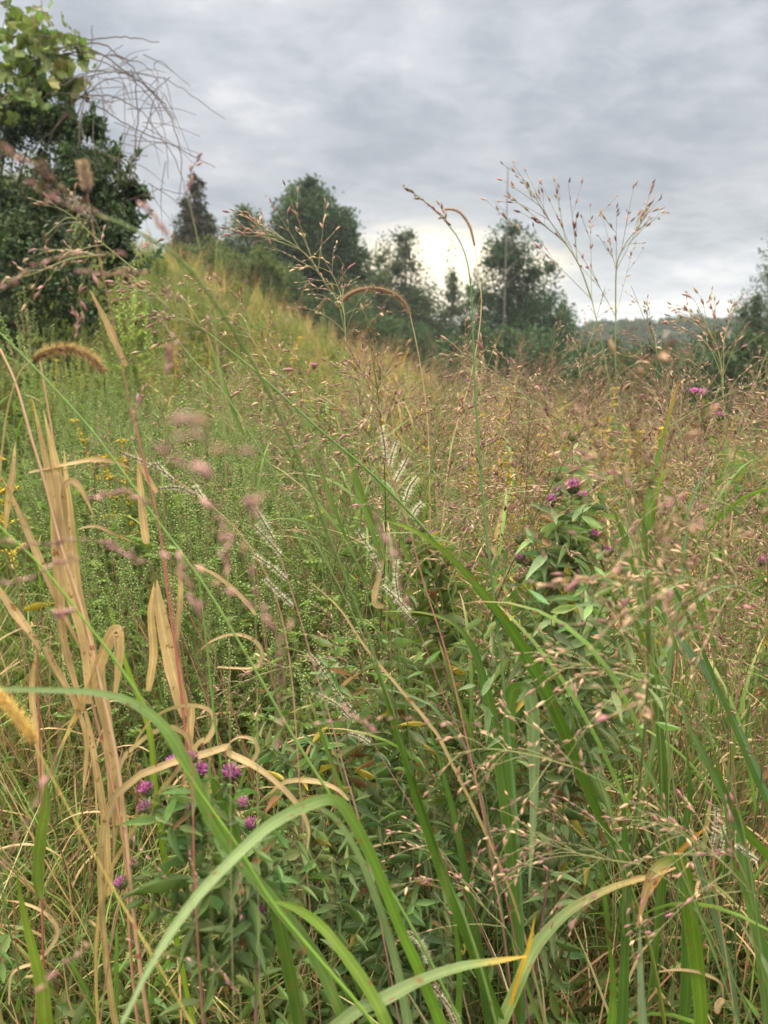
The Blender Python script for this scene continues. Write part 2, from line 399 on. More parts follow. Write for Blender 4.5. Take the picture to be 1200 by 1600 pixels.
def tree(name, label, cat, base, height, lobes, n, leaf, cols, r0, seed, barkc=(0.09, 0.07, 0.055), nclump=60, group=None, frac=1.0, cs=(.16, .32), lw=1.0):
    """lobes: (dx, dy, z centre, rx, rz) relative to the base, metres"""
    rng = rs(seed); base = np.asarray(base, float); cl = []
    vol = np.array([l[3] ** 2 * l[4] for l in lobes]) ** .6; vol = vol / vol.sum()
    for l, v in zip(lobes, vol):
        for _ in range(max(4, int(nclump * v))):
            d = nrm(rng.normal(size=3)); r = rng.rand() ** .35 * .88
            c = np.array([l[0], l[1], l[2]]) + d * r * np.array([l[3], l[3], l[4]])
            cl.append((c, (cs[0] + (cs[1] - cs[0]) * rng.rand()) * min(l[3], l[4]) * 1.25, .6 + rng.rand()))
    t = thing(name, label, cat, base, 0, group)
    gt = G(); limbs(rng, gt, (0, 0, -.3), (rng.normal(0, .03) * height, 0, height * .82), cl, r0, barkc, frac)
    obj('trunk', gt, M_BARK, t)
    obj('crown', crown_leaves(rng, cl, int(n * 1.35), leaf * .92, cols, lobes=[(l[0], l[1], l[2], l[3] * lw, l[4] * (.5 + .5 * lw)) for l in lobes]), M_TREE, t)
    return t
def gbase(px, d, dz=0.0):
    x = (px - 600) / F * d; return np.array([x, d, float(H(x, d)) + dz])

DK = [(0.036, 0.074, 0.036), (0.045, 0.092, 0.042), (0.056, 0.108, 0.046), (0.036, 0.064, 0.038)]
MD = [(0.050, 0.092, 0.040), (0.065, 0.11, 0.042), (0.085, 0.12, 0.045), (0.045, 0.075, 0.04)]
YG = [(0.10, 0.14, 0.045), (0.13, 0.16, 0.05), (0.085, 0.12, 0.045)]
def px2z(py, d): return CAM[2] + d * (math.tan(math.atan((800 - py) / F) - PITCH))   # height of pixel row at distance d

def build_trees():
    # dark cedar on the ridge
    d = 34.0; b = gbase(322, d); top = px2z(268, d) - b[2]
    lob = [(0, 0, top * (.12 + .16 * i), (2.35 - .44 * i) * (1.0), top * .13) for i in range(5)] + [(0.1, 0, top * .9, .32, top * .10), (1.0, 0, top * .35, 1.1, top * .12)]
    tree('cedar_tree', 'near black cone shaped cedar rising behind the left ridge', 'tree', b, top, lob, 26000, .13, [(0.035, 0.042, 0.030), (0.028, 0.036, 0.026), (0.05, 0.045, 0.035)], .16, 3, nclump=110, cs=(.2, .36))
    # big round tree
    d = 40.0; b = gbase(498, d); top = px2z(262, d) - b[2]; k = top / 9.0
    lob = [(-.2, 0, 5.2 * k, 2.45, 3.2 * k), (1.3, 0, 3.9 * k, 1.7, 2.6 * k), (-1.5, 0, 3.6 * k, 1.7, 2.3 * k), (.9, .5, 6.3 * k, 1.3, 1.3 * k), (-.8, 0, 7.6 * k, .75, 1.1 * k), (-.1, 0, 7.9 * k, .7, .9 * k), (0, 0, 2.2 * k, 2.6, 1.6 * k)]
    tree('broadleaf_tree', 'largest full round green tree standing on the ridge beyond the meadow', 'tree', b, top, lob, 60000, .17, DK + MD[:2], .22, 5, nclump=150, cs=(.18, .30))
    # small trees and scrub between cedar and round tree
    d = 38.0; b = gbase(398, d); top = px2z(308, d) - b[2]
    tree('slender_tree', 'small pale topped tree between the dark cedar and the round tree', 'tree', b, top, [(0, 0, top * .55, 1.1, top * .35), (-.9, 0, top * .45, .9, top * .3), (.7, 0, top * .4, 1.0, top * .3), (0.05, 0, top * .8, .6, top * .15)], 22000, .13, MD, .09, 7, nclump=50, lw=1.3)
    for i, (px, d, wy, r, lab) in enumerate([(345, 27, 356, 1.0, 'light green scrub bush at the foot of the dark cedar'),
                                            (300, 24, 372, .6, 'small olive bush just left of the cedar foot'),
                                            (415, 27, 372, .9, 'low mid green bush in front of the slender tree'),
                                            (458, 29, 395, .9, 'low bush under the left side of the round tree'),
                                            (545, 33, 410, 1.3, 'dark bush under the right side of the round tree')]):
        b = gbase(px, d); top = max(px2z(wy, d) - b[2], .8)
        tree('scrub_bush', lab, 'bush', b, top, [(0, 0, top * .5, r, top * .45), (.5 * r, 0, top * .4, r * .7, top * .35), (-.5 * r, 0, top * .35, r * .7, top * .35)], 9000, .09, (YG if i in (0, 2) else MD), .03, 20 + i, nclump=40)
    # loose trees right of it
    LT = [(0.060, 0.088, 0.050), (0.075, 0.105, 0.055), (0.05, 0.075, 0.045)]
    d = 46.0; b = gbase(622, d); top = px2z(352, d) - b[2]; k = top / 7.5
    tree('thin_crowned_tree', 'loose grey green tree right of the round tree with bright sky through it', 'tree', b, top,
         [(-.1, 0, 6.3 * k, 1.3, 1.2 * k), (.7, 0, 5.2 * k, 1.5, 1.1 * k), (-1.0, 0, 5.2 * k, 1.1, 1.1 * k), (.3, 0, 4.0 * k, 2.1, 1.3 * k), (0, 0, 2.2 * k, 2.6, 1.7 * k)], 16000, .17, LT, .12, 9, nclump=60, cs=(.18, .34), lw=1.2)
    b = gbase(700, 48); top = px2z(372, 48) - b[2]
    tree('sapling_tree', 'narrow open sapling standing against the brightest patch of sky', 'tree', b, top,
         [(0, 0, top * .87, .35, top * .13), (.1, 0, top * .66, .8, top * .16), (-.2, 0, top * .45, 1.2, top * .16), (0, 0, top * .25, 1.9, top * .18)], 11000, .16, LT, .09, 10, nclump=44, cs=(.25, .5), lw=1.35)
    d = 42.0; b = gbase(800, d); top = px2z(350, d) - b[2]; k = top / 7.0
    tree('ragged_tree', 'wide ragged tree right of the bright gap with thin twigs at its top', 'tree', b, top,
         [(-.4, 0, 6.2 * k, 1.5, .9 * k), (-1.2, 0, 5.1 * k, 1.3, 1.0 * k), (.9, 0, 5.2 * k, 1.3, 1.0 * k), (.4, 0, 4.0 * k, 2.5, 1.2 * k), (2.1, 0, 3.3 * k, 1.5, 1.0 * k), (-1.2, 0, 2.9 * k, 1.7, 1.2 * k), (1.0, 0, 2.0 * k, 3.0, 1.3 * k)], 36000, .16, DK + LT, .14, 11, nclump=90, cs=(.18, .32), lw=1.15)
    for i, (px, d, wy, r, lab) in enumerate([(662, 45, 425, 1.5, 'low loose tree joining the thin crowned tree to the sapling'), (738, 46, 415, 1.4, 'low loose tree between the sapling and the ragged tree'), (868, 44, 445, 1.6, 'low rounded tree at the right foot of the ragged tree'), (590, 44, 405, 1.3, 'low tree tucked against the right side of the round tree')]):
        b = gbase(px, d); top = px2z(wy, d) - b[2]
        tree('low_tree', lab, 'tree', b, top, [(0, 0, top * .62, r, top * .36), (.7 * r, 0, top * .42, r * .9, top * .34), (-.7 * r, 0, top * .40, r * .9, top * .32)], 12000, .16, LT + MD[:2], .08, 140 + i, nclump=50, cs=(.2, .4))
    # dead pole and twigs above it
    t = thing('dead_sapling', 'tall bare dead pole sticking up above the ragged tree', 'dead tree', gbase(781, 40))
    g = G(); zt = px2z(262, 40) - gbase(781, 40)[2]
    tube(g, curve([(0, 0, -.2), (.03, 0, zt * .5), (-.03, 0, zt)], 10), np.linspace(.055, .022, 10), (.20, .18, .18), 6)
    obj('trunk', g, M_BARK, t); rng = rs(4)
    for q in range(7):
        g = G(); z = zt * (.55 + .05 * q); a = rng.choice([-1, 1]); L = .4 + .4 * rng.rand()
        tube(g, curve([(0, 0, z), (a * L * .5, .1, z + L * .35), (a * L, .1, z + L * .9)], 6), np.linspace(.018, .008, 6), (.20, .18, .18), 4)
        obj('branch', g, M_BARK, t)
    # dark hedge bushes from the ridge foot to the right edge
    spots = [(560, 36, 470, 1.7), (600, 34, 484, 1.6), (645, 33, 498, 1.5), (695, 34, 515, 1.6), (742, 34, 512, 1.7), (792, 33, 502, 1.8), (845, 33, 500, 1.8), (893, 34, 520, 1.7),
             (940, 30, 526, 1.5), (985, 30, 532, 1.8), (1030, 28, 522, 1.4), (1075, 27, 528, 1.8), (1120, 26, 515, 1.6), (1165, 25, 502, 1.9), (1215, 25, 510, 1.7), (1265, 25, 500, 1.8)]
    protos = []
    for k in range(4):
        rng = rs(60 + k); top = 3.2
        lob = [(0, 0, 1.5, 1.6, 1.4), (1.0, .2, 1.1, 1.2, 1.1), (-1.0, -.2, 1.0, 1.2, 1.0), (.3, 0, 2.3, .9, .8)]
        t = tree('hedge_bush', 'dark green bush in the dense row behind the meadow grass', 'bush', (0, 0, 0), top, lob, 12000, .11, DK + MD[:1] if k != 1 else MD, .05, 80 + k, nclump=60, group='dark bushes rowed behind the meadow')
        kids = [(c, []) for c in t.children]; protos.append((t, kids))
    rng = rs(99)
    for i, (px, d, py, w) in enumerate(spots):
        b = gbase(px, d); z0 = -0.5; top = px2z(py, d) - b[2]; s = max(top / 3.1, .8)
        t, kids = protos[i % 4]
        if i >= 4: t = copy_tree(t, kids, b, (0, 0, rng.rand() * 6.28), s)
        else: t.location = b; t.scale = (s,) * 3; t.rotation_euler = (0, 0, rng.rand() * 6.28)
        sw = w / 1.9; t.scale = (max(sw, s * .8), max(sw, s * .8), s)
    # right edge tree
    d = 26.0; b = gbase(1208, d); top = px2z(345, d) - b[2]; k = top / 6.0
    tree('feathery_tree', 'fine leaved grey green tree cut off by the right edge', 'tree', b, top,
         [(0, 0, 5.0 * k, .9, .9 * k), (-.6, 0, 4.1 * k, 1.0, .8 * k), (.8, 0, 4.2 * k, 1.0, 1.0 * k), (-.9, 0, 3.1 * k, .9, .7 * k), (.2, 0, 2.6 * k, 1.6, 1.2 * k)], 24000, .085, LT, .09, 13, nclump=100, cs=(.16, .34), lw=1.35)
    # wooded far ridge and valley woods: reads as one mass
    rng = rs(17); g = G(); n = 1700
    X = rng.uniform(-60, 220, n); Y = rng.uniform(128, 190, n); Z = hill_h(X, Y)
    sz = rng.uniform(1.8, 3.6, n)
    pr = G(); q = rs(3); d3 = nrm(q.normal(size=(230, 3))); inst(pr, QUAD, d3 * np.array([.5, .5, .48]) * (.55 + .5 * q.rand(230, 1)) + [0, 0, .45], sm(frames(nrm(d3 + q.normal(0, .6, (230, 3))), q.rand(230) * 6), *(np.full(230, .17),) * 3), jit(q, (1, 1, 1), 230, .25, 0))
    inst(g, pr.arr(), np.stack([X, Y, Z - .5], 1), rotz(rng.rand(n) * 6.28) * sz[:, None, None], jit(rng, (0.040, 0.068, 0.040), n, .25, .06))
    n = 900; X = rng.uniform(4, 100, n); Y = rng.uniform(44, 125, n); sz = rng.uniform(2.5, 5, n)
    zt = H(X, Y); lim = CAM[2] + Y * (-0.012) ; sz = np.clip(np.minimum(sz * 1.3, (lim - zt)), 1.0, 8)
    inst(g, pr.arr(), np.stack([X, Y, zt - .3], 1), rotz(rng.rand(n) * 6.28) * sz[:, None, None], jit(rng, (0.045, 0.080, 0.038), n, .3, .08))
    tag(obj('far_woods', g, M_TREE), 'dark woods covering the far ridge and the valley', None, None, 'stuff')
build_trees()

# ------------------------------------------------------------------ left thicket: shrub, grape vine, bare canes
def build_left():
    rng = rs(31); d = 6.5
    c0 = at(40, 400, d); base = np.array([c0[0] - .4, d + .3, float(H(c0[0], d))])
    t = thing('leafy_shrub', 'tall dark green shrub filling the left edge under the grape vine', 'shrub', base)
    cl = []
    for px, py, r, dd in [(-60, 300, .55, 6.4), (20, 260, .5, 6.4), (60, 330, .5, 6.2), (-40, 420, .6, 6.2), (40, 430, .5, 6.0), (110, 300, .34, 6.3), (120, 390, .38, 6.1), (100, 470, .4, 6.0), (-120, 200, .6, 6.8), (0, 190, .4, 6.6),
                          (60, 210, .3, 6.4), (60, 170, .22, 6.4), (100, 220, .25, 6.4), (150, 310, .3, 6.2), (165, 330, .22, 6.3), (185, 300, .17, 6.3), (170, 390, .22, 6.1), (195, 350, .14, 6.2), (165, 240, .14, 6.4), (150, 200, .10, 6.4), (140, 275, .2, 6.3), (212, 295, .09, 6.3),
                          (-120, 520, .8, 6.2), (0, 520, .5, 6.0), (60, 560, .5, 6.0), (-250, 300, 1.0, 7), (-300, 500, 1.0, 7), (-200, 120, .7, 7), (0, 320, .5, 6.9), (80, 380, .5, 6.9)]:
        p = at(px, py, dd) - base
        for _ in range(5):
            cl.append((p + nrm(rng.normal(size=3)) * r * .65, r * .42, .3 + r))
    gt = G(); limbs(rng, gt, (0, 0, -.2), (0, .1, 2.6), cl[::3], .05, (.10, .08, .06)); obj('trunk', gt, M_BARK, t)
    w = np.array([c[2] for c in cl]); w /= w.sum(); n = 42000; k = rng.choice(len(cl), n, p=w)
    C = np.array([c[0] for c in cl])[k]; Rr = np.array([c[1] for c in cl])[k]; dv = nrm(rng.normal(size=(n, 3)))
    P = C + dv * (Rr * np.abs(rng.normal(0, .75, n)))[:, None]; D = nrm(dv * .4 + rng.normal(0, .6, (n, 3)) + [0, -.2, -.35]); s = .043 * np.exp(rng.normal(0, .25, n))
    g = G(); cols = np.array([(0.040, 0.075, 0.035), (0.052, 0.092, 0.040), (0.034, 0.058, 0.036), (0.080, 0.115, 0.048)])[k % 4]
    inst(g, LEAF4, P, sm(frames(D, rng.rand(n) * 6.28), s * .55, s, s), cols * np.exp(rng.normal(0, .2, (n, 1))))
    # leafy sprigs poking out at the right
    for px, py, qx, qy in [(150, 400, 235, 330), (120, 330, 190, 215), (170, 450, 250, 395), (90, 250, 150, 165), (60, 200, 110, 130), (160, 300, 215, 240), (120, 420, 205, 290), (130, 380, 160, 190), (150, 470, 215, 330), (110, 300, 120, 200), (140, 430, 190, 400)]:
        Q = curve([at(px, py, 6.2) - base, at((px + qx) / 2 + 8, (py + qy) / 2, 6.25) - base, at(qx, qy, 6.3) - base], 30)
        tube(g, Q, np.linspace(.006, .002, 30), (.10, .12, .05), 4); T = tangents(Q); m = 70; ii = rng.randint(4, 30, m)
        D = nrm(T[ii] * .6 + rng.normal(0, .7, (m, 3))); s = .05 * np.exp(rng.normal(0, .2, m))
        inst(g, LEAF4, Q[ii] + rng.normal(0, .008, (m, 3)), sm(frames(D, rng.rand(m) * 6.28), s * .5, s, s), jit(rng, (0.06, 0.115, 0.045), m))
    obj('crown', g, M_LEAF, t)

    # grape vine with big lobed leaves on top
    ang = np.linspace(0, 2 * math.pi, 25)[:-1]; rad = .5 * (1 + .22 * np.cos(5 * ang)) * (1 - .35 * np.exp(-((np.minimum(ang, 2 * math.pi - ang)) / .25) ** 2))
    V = np.stack([rad * np.sin(ang), -.12 * (rad * 2) ** 2 + .05 * np.sin(5 * ang), .5 - rad * np.cos(ang)], 1)
    V = np.vstack([[0, 0.03, .3], V]); f = [[0, 1 + i, 1 + (i + 1) % 24] for i in range(24)]
    gg = G(); gg.add(V, f, (1, 1, 1), np.stack([V[:, 0] + .5, V[:, 2]], 1)); GL = gg.arr()
    vb = base + np.array([.05, .15, 0]); t = thing('grape_vine', 'pale yellow green grape vine climbing over the top of the shrub', 'vine', vb)
    for px, py, m, r in [(20, 130, 20, .3), (75, 175, 14, .22), (30, 190, 12, .25), (110, 140, 8, .14), (60, 35, 10, .14), (30, 60, 26, .26), (60, 90, 24, .24), (20, 25, 14, .18), (90, 70, 18, .2), (-10, 110, 26, .3), (110, 75, 8, .12), (55, 130, 16, .2), (100, 115, 10, .14), (-60, 60, 26, .35), (20, 160, 10, .16), (-60, 150, 24, .35), (125, 85, 4, .06)]:
        m = int(m * 1.5); g = G(); P = at(px, py, 6.3) - vb + rng.normal(0, .6, (m, 3)) * r; D = nrm(rng.normal(0, .35, (m, 3)) + [0, -.15, -.9]); m = len(P); s = .088 * np.exp(rng.normal(0, .35, m))
        roll = rng.normal(math.pi, .8, m)
        inst(g, GL, P, sm(frames(D, roll), s, s, s), jit(rng, (0.135, 0.185, 0.060), m, .35, .12)); obj('foliage', g, M_LEAF, t)
    g = G(); inst(g, GL, np.array([at(93, 160, 6.3) - vb, at(98, 172, 6.3) - vb]), sm(frames(np.array([[0, 0, -1.], [.2, 0, -1.]]), np.array([3., 3.4])), *(np.full(2, .08),) * 3), np.array([(.35, .12, .05)] * 2)); tag(obj('withered_leaf', g, M_DRY, t), 'small rust brown withered leaf')
    g = G()
    for pp in [[(20, 480), (35, 300), (20, 150), (40, 40), (30, 10)], [(60, 480), (70, 300), (90, 130), (60, 60)], [(-60, 400), (-40, 200), (0, 60), (15, 0)], [(65, 60), (66, 20), (64, -10)]]:
        tube(g, curve([at(a, b, 6.4) - vb for a, b in pp], 20), np.linspace(.008, .003, 20), (.16, .12, .08), 4)
    obj('stem', g, M_STEM, t)

    # bare arching canes
    cb = base + np.array([.5, .2, 0]); t = thing('bramble_canes', 'bare arching brown canes sweeping out over the sky from the shrub', 'bramble', cb)
    main = [[(-20, 62), (50, 54), (120, 62), (190, 98), (240, 140), (268, 180), (282, 240), (286, 300)],
            [(30, 130), (85, 88), (130, 70), (200, 58), (245, 61)],
            [(80, 145), (130, 115), (200, 108), (262, 118), (310, 145), (350, 177)],
            [(-10, 158), (40, 140), (100, 141), (150, 163), (200, 196), (250, 220), (300, 247), (325, 260)],
            [(60, 160), (120, 122), (190, 112), (235, 130), (262, 165), (278, 205)],
            [(100, 80), (160, 66), (205, 96), (245, 145), (272, 178)],
            [(110, 300), (128, 200), (140, 90), (150, 40)],
            [(60, 260), (100, 180), (160, 132), (215, 130), (250, 150)],
            [(150, 330), (200, 290), (222, 210), (245, 140), (240, 108), (256, 105), (266, 122)],
            [(40, 100), (110, 90), (175, 110), (225, 160), (250, 225), (255, 290)], [(90, 200), (130, 150), (185, 150), (232, 185), (268, 240), (290, 300)], [(100, 250), (125, 150), (150, 100), (185, 78)], [(160, 320), (172, 240), (170, 160), (158, 90)],
            [(190, 340), (205, 260), (215, 180), (205, 110)], [(60, 90), (140, 78), (215, 92), (258, 128)], [(120, 330), (190, 318), (250, 300), (300, 310)]]
    for pts in main:
        g = G(); Q = curve([at(a, b, 6.3 + .1 * rng.randn()) - cb for a, b in pts], 40) + np.clip(rng.normal(0, .006, (40, 3)).cumsum(0), -.05, .05) + rng.normal(0, .0012, (40, 3)); tube(g, Q, np.linspace(.0085, .0032, 40) * rng.uniform(.6, 1.1), (.13, .105, .10), 5); obj('cane', g, M_BARK, t)
    for q in range(80):
        x0 = rng.uniform(100, 270); y0 = rng.uniform(70, 290); L = rng.uniform(30, 120); a = rng.choice([rng.normal(1.5, .25), rng.normal(.3, .5), rng.normal(2.6, .4)])
        x1, y1 = x0 + L * math.cos(a), y0 + L * math.sin(a) * (1 if rng.rand() < .6 else -.6); dd = 6.3 + .25 * rng.randn()
        if x1 > 320 or y1 < 55: continue
        g = G(); Q = curve([at(x0, y0, dd) - cb, at((x0 + x1) / 2 + rng.normal(0, 8), (y0 + y1) / 2 - 6, dd) - cb, at(x1, y1, dd) - cb], 12)
        tube(g, Q, np.linspace(.004, .002, 12), (.16, .13, .12), 3); obj('twig', g, M_BARK, t)
build_left()

# ------------------------------------------------------------------ grass and forb prototypes
def axis(rng, h, leanx=0.0, bend=0.1, n=10):
    a = rng.rand() * 6.28; t = np.linspace(0, 1, n); b = bend * h * (t ** 2.2) + leanx * t
    w = .01 * h * np.sin(t * 5 + a)
    return np.stack([b * math.cos(a) + w, b * math.sin(a) - w, h * t * (1 - .25 * (bend) * t)], 1)
def blade(g, rng, p0, d0, L, w, c, droop=1.0, n=8, three=True, tipc=None, twist=0.6):
    t = np.linspace(0, 1, n)[:, None]; d0 = nrm(d0); out = np.array([d0[0], d0[1], 0]); out = nrm(out + 1e-6)
    P = p0 + d0 * L * t + (out * .35 - np.array([0, 0, .65])) * L * droop * t ** 2.2
    side = np.cross(out, [0, 0, 1]) + rng.normal(0, twist, 3) * .4
    W = w * np.interp(t[:, 0], [0, .15, .5, .8, 1], [.55, .9, 1, .62, .02])
    c = np.asarray(c, float); C = np.repeat(c[None], n, 0)
    if tipc is not None: k = sst(t, .6, 1.0); C = C * (1 - k) + np.asarray(tipc) * k
    ribbon(g, P, W, side, C, .18, three)
def panicle(gs, gb, rng, A, blen, whorls, seed_len, cs, cb, ang=(.45, .8), dens=1.0, droop=.25, lod=0, start=.0, sub=3):
    "open seed head along axis A; seeds -> gs, branches -> gb"
    T = tangents(A); n = len(A); pos, dr, ln = [], [], []
    gold = 0.0
    for i in range(whorls):
        t = start + (1 - start) * (i + rng.rand() * .5) / whorls; x = t * (n - 1); j = min(int(x), n - 2); p = A[j] + (A[j + 1] - A[j]) * (x - j); tv = T[j]
        for b in range(rng.randint(2, 4) if t < .8 else 1):
            gold += 2.4; th = rng.uniform(*ang) * (1 - .4 * t); pr = frames(tv[None])[0]; o = pr[:, 0] * math.cos(gold) + pr[:, 1] * math.sin(gold)
            L = blen * (1 - .72 * t) * rng.uniform(.65, 1.1); d = nrm(tv * math.cos(th) + o * math.sin(th))
            m = 6; u = np.linspace(0, 1, m)[:, None]; Q = p + d * L * u + np.array([0, 0, -droop]) * L * u ** 2 + rng.normal(0, .012, 3) * L * u
            tube(gb, Q, np.linspace(.00055, .00028, m), cb, 3); TQ = tangents(Q)
            k = max(2, int(L / seed_len * .50 * dens)); us = np.sort(rng.uniform(.38, 1.0, k)); us[-1] = 1
            for s in us:
                y = s * (m - 1); jj = min(int(y), m - 2); q = Q[jj] + (Q[jj + 1] - Q[jj]) * (y - jj); dd = nrm(TQ[jj] * 1.1 + rng.normal(0, .28, 3)); pos.append(q + dd * seed_len * .25); dr.append(dd); ln.append(1.0)
            for s in range(sub if t < .7 else 1):     # side branchlets
                jj = rng.randint(1, 5); q = Q[jj]; dd = nrm(TQ[jj] + rng.normal(0, .45, 3)); l2 = L * rng.uniform(.2, .42)
                E = q + dd * l2; tube(gb, np.array([q, (q + E) / 2 + [0, 0, -.02 * l2], E]), .0003, cb, 3)
                k2 = max(2, int(l2 / seed_len * .48 * dens))
                for s2 in np.linspace(.35, 1, k2): pos.append(q + dd * l2 * s2); dr.append(nrm(dd + rng.normal(0, .3, 3))); ln.append(1.0)
    pos = np.array(pos); dr = np.array(dr); L = seed_len * np.exp(rng.normal(0, .22, len(pos)))
    cc = np.array(cs)[rng.randint(len(cs), size=len(pos))] * np.exp(rng.normal(0, .32, (len(pos), 1)))
    inst(gs, SEED3 if lod else SEED, pos, sm(frames(dr, rng.rand(len(pos)) * 6), L * .33, L * .33, L), cc)
    tube(gb, A, np.linspace(.0011, .0004, n), cb, 4)

def p_ragweed(rng, h=.95, lod=0, sprd=.55):
    st, lf, sp = G(), G(), G(); A = axis(rng, h, 0, .06); T = tangents(A)
    tube(st, A, np.linspace(.0035, .0012, 10), (.17, .20, .08), 5)
    tops = [(A, 9, .20)]
    lp = []
    nb = 11
    for i in range(nb):
        t = .22 + .7 * i / nb; p = A[int(t * 9)]; a = i * 2.4 + rng.rand() * .5; L = h * (1 - t) * .62 + .07
        d = np.array([math.cos(a) * sprd, math.sin(a) * sprd, 1]); u = np.linspace(0, 1, 6)[:, None]
        Q = p + nrm(d) * L * u + np.array([-math.cos(a), -math.sin(a), .9]) * .10 * L * u ** 2
        tube(st, Q, np.linspace(.0016, .0008, 6), (.17, .21, .08), 4); tops.append((Q, 5, min(.14, L * .8)))
        for _ in range(4): lp.append((Q[rng.randint(1, 5)], a + rng.normal(0, 1)))
    for i in range(16): lp.append((A[rng.randint(1, 7)], rng.rand() * 6.28))
    P, D, S = [], [], []
    for p, a in lp:                                   # ferny divided leaves
        el = rng.uniform(-.1, .9); d = nrm(np.array([math.cos(a), math.sin(a), el])); L = rng.uniform(.035, .075); sd = nrm(np.cross(d, [0, 0, 1]))
        tip = p + d * L; P.append(p); D.append(d); S.append((L * .14, L))
        for k in range(4):
            q = p + d * L * (.25 + .18 * k)
            for s in (-1, 1): P.append(q); D.append(nrm(d * .7 + sd * s)); S.append((L * .13, L * (.42 - .06 * k)))
    S = np.array(S); n = len(P); inst(lf, LEAF4, np.array(P), sm(frames(np.array(D), rng.normal(0, .5, n)), S[:, 0], S[:, 1], S[:, 1]), jit(rng, (.165, .235, .070), n))
    sps = []
    for Q, m, L in tops:                              # bead-like flower spikes
        sp = G(); pos, dr = [], []
        tv = nrm(Q[-1] - Q[-2]); e = Q[-1]; tube(sp, np.array([e, e + tv * L * .5, e + tv * L]), .0008, RAG, 3)
        k = int(L / (.0036 if not lod else .008))
        for j in range(k):
            a = j * 2.4; pr = frames(tv[None])[0]; o = pr[:, 0] * math.cos(a) + pr[:, 1] * math.sin(a); pos.append(e + tv * L * j / k + o * .0012); dr.append(nrm(o - tv * .35))
        n = len(pos); pos = np.array(pos); s = (.0055 if not lod else .0095) * np.exp(rng.normal(0, .15, n)); inst(sp, BEAD, pos, sm(frames(np.array(dr)), s, s, s), jit(rng, (.23, .30, .105), n)); sps.append(('flower_spike', sp, M_LEAF))
    return [('stem', st, M_STEM), ('leaves', lf, M_LEAF)] + sps

def leafy_stem(rng, st, lf, A, n, L, w, c, r=.003, t0=.05, t1=1.0, shrink=.45, up=.5, leaf=None, cst=(.16, .17, .08)):
    T = tangents(A); m = len(A); tube(st, A, np.linspace(r, r * .4, m), cst, 5)
    t = np.linspace(t0, t1, n); x = t * (m - 1); j = np.minimum(x.astype(int), m - 2); P = A[j] + (A[j + 1] - A[j]) * (x - j)[:, None]
    a = np.arange(n) * 2.4 + rng.rand() * 6; fr = frames(T[j]); o = fr[:, :, 0] * np.cos(a)[:, None] + fr[:, :, 1] * np.sin(a)[:, None]
    D = nrm(o + T[j] * (up + rng.normal(0, .25, (n, 1)))); s = L * (1 - shrink * t) * np.exp(rng.normal(0, .15, n))
    # local y away from the stem axis so leaves face up; curl droops
    Z = D; X = nrm(np.cross(T[j], D)); Y = np.cross(Z, X); roll = rng.normal(0, .35, n)[:, None]
    X, Y = X * np.cos(roll) + Y * np.sin(roll), Y * np.cos(roll) - X * np.sin(roll)
    M = np.stack([X, Y, Z], 2); cc = jit(rng, c, n, .18, .08); k = rng.rand(n); cc[k < .05] = (.42, .33, .07); cc[k < .02] = (.25, .14, .07); low = (t < .3) & (rng.rand(n) < .10); cc[low] = (.30, .20, .09)
    pr = [LEAF_C, LEAF_D, LEAF_E] if leaf is None else [leaf]; q = rng.randint(len(pr), size=n); w_ = w * np.exp(rng.normal(0, .15, n))
    for i, lp_ in enumerate(pr): inst(lf, lp_, P[q == i], sm(M, s * w_, s, s)[q == i], cc[q == i])
def p_forb(rng, h=.8, c=FORB, L=.075, w=.24, branches=4, n=30):
    st, lf = G(), G(); A = axis(rng, h, 0, .08, 12); leafy_stem(rng, st, lf, A, n, L, w, c)
    for i in range(branches):
        k = rng.randint(4, 9); p = A[k]; a = rng.rand() * 6.28; l = h * (1 - k / 12) * .7; u = np.linspace(0, 1, 7)[:, None]
        Q = p + nrm(np.array([math.cos(a) * .7, math.sin(a) * .7, 1])) * l * u + np.array([0, 0, .1]) * l * u ** 2; leafy_stem(rng, st, lf, Q, n // 2, L * .7, w, c, .0018, .1, 1, .35)
    return [('stem', st, M_STEM), ('leaves', lf, M_LEAF)]
def flower_head(gi, gp, rng, p, d, s, op):
    "bristly involucre and a tuft of magenta florets"
    n = 40; a = rng.rand(n) * 6.28; h = rng.rand(n); fr = frames(np.array([d]))[0]
    o = np.outer(np.cos(a), fr[:, 0]) + np.outer(np.sin(a), fr[:, 1]); r = s * .42 * np.sin(np.clip(h * 2.2 + .35, 0, 3.1))
    P = p + d * (h * s * .8)[:, None] + o * (r * .8)[:, None]; D = nrm(o * .9 + d * .8); l = np.full(n, s * .5)
    inst(gi, LEAF4, P, sm(frames(D, rng.rand(n)), l * .3, l, l), jit(rng, (.15, .16, .085), n, .2, .12))
    tube(gi, np.array([p, p + d * s * .3, p + d * s * .65, p + d * s * .85]), np.array([.2, .42, .40, .2]) * s, (.13, .15, .07), 8)
    n = int(55 * op + 12); a = rng.rand(n) * 6.28; q = np.sqrt(rng.rand(n)) * s * .36; o = np.outer(np.cos(a), fr[:, 0]) + np.outer(np.sin(a), fr[:, 1])
    P = p + d * s * .75 + o * q[:, None]; D = nrm(d + o * (q / s * 1.8 * (op + .25))[:, None] + rng.normal(0, .15, (n, 3))); l = s * rng.uniform(.35, .62, n) * (0.45 + op * .6)
    inst(gp, LEAF4, P, sm(frames(D, rng.rand(n) * 6), l * .17, l, l), jit(rng, MAG if op > .4 else (.42, .20, .28), n, .25, .12))

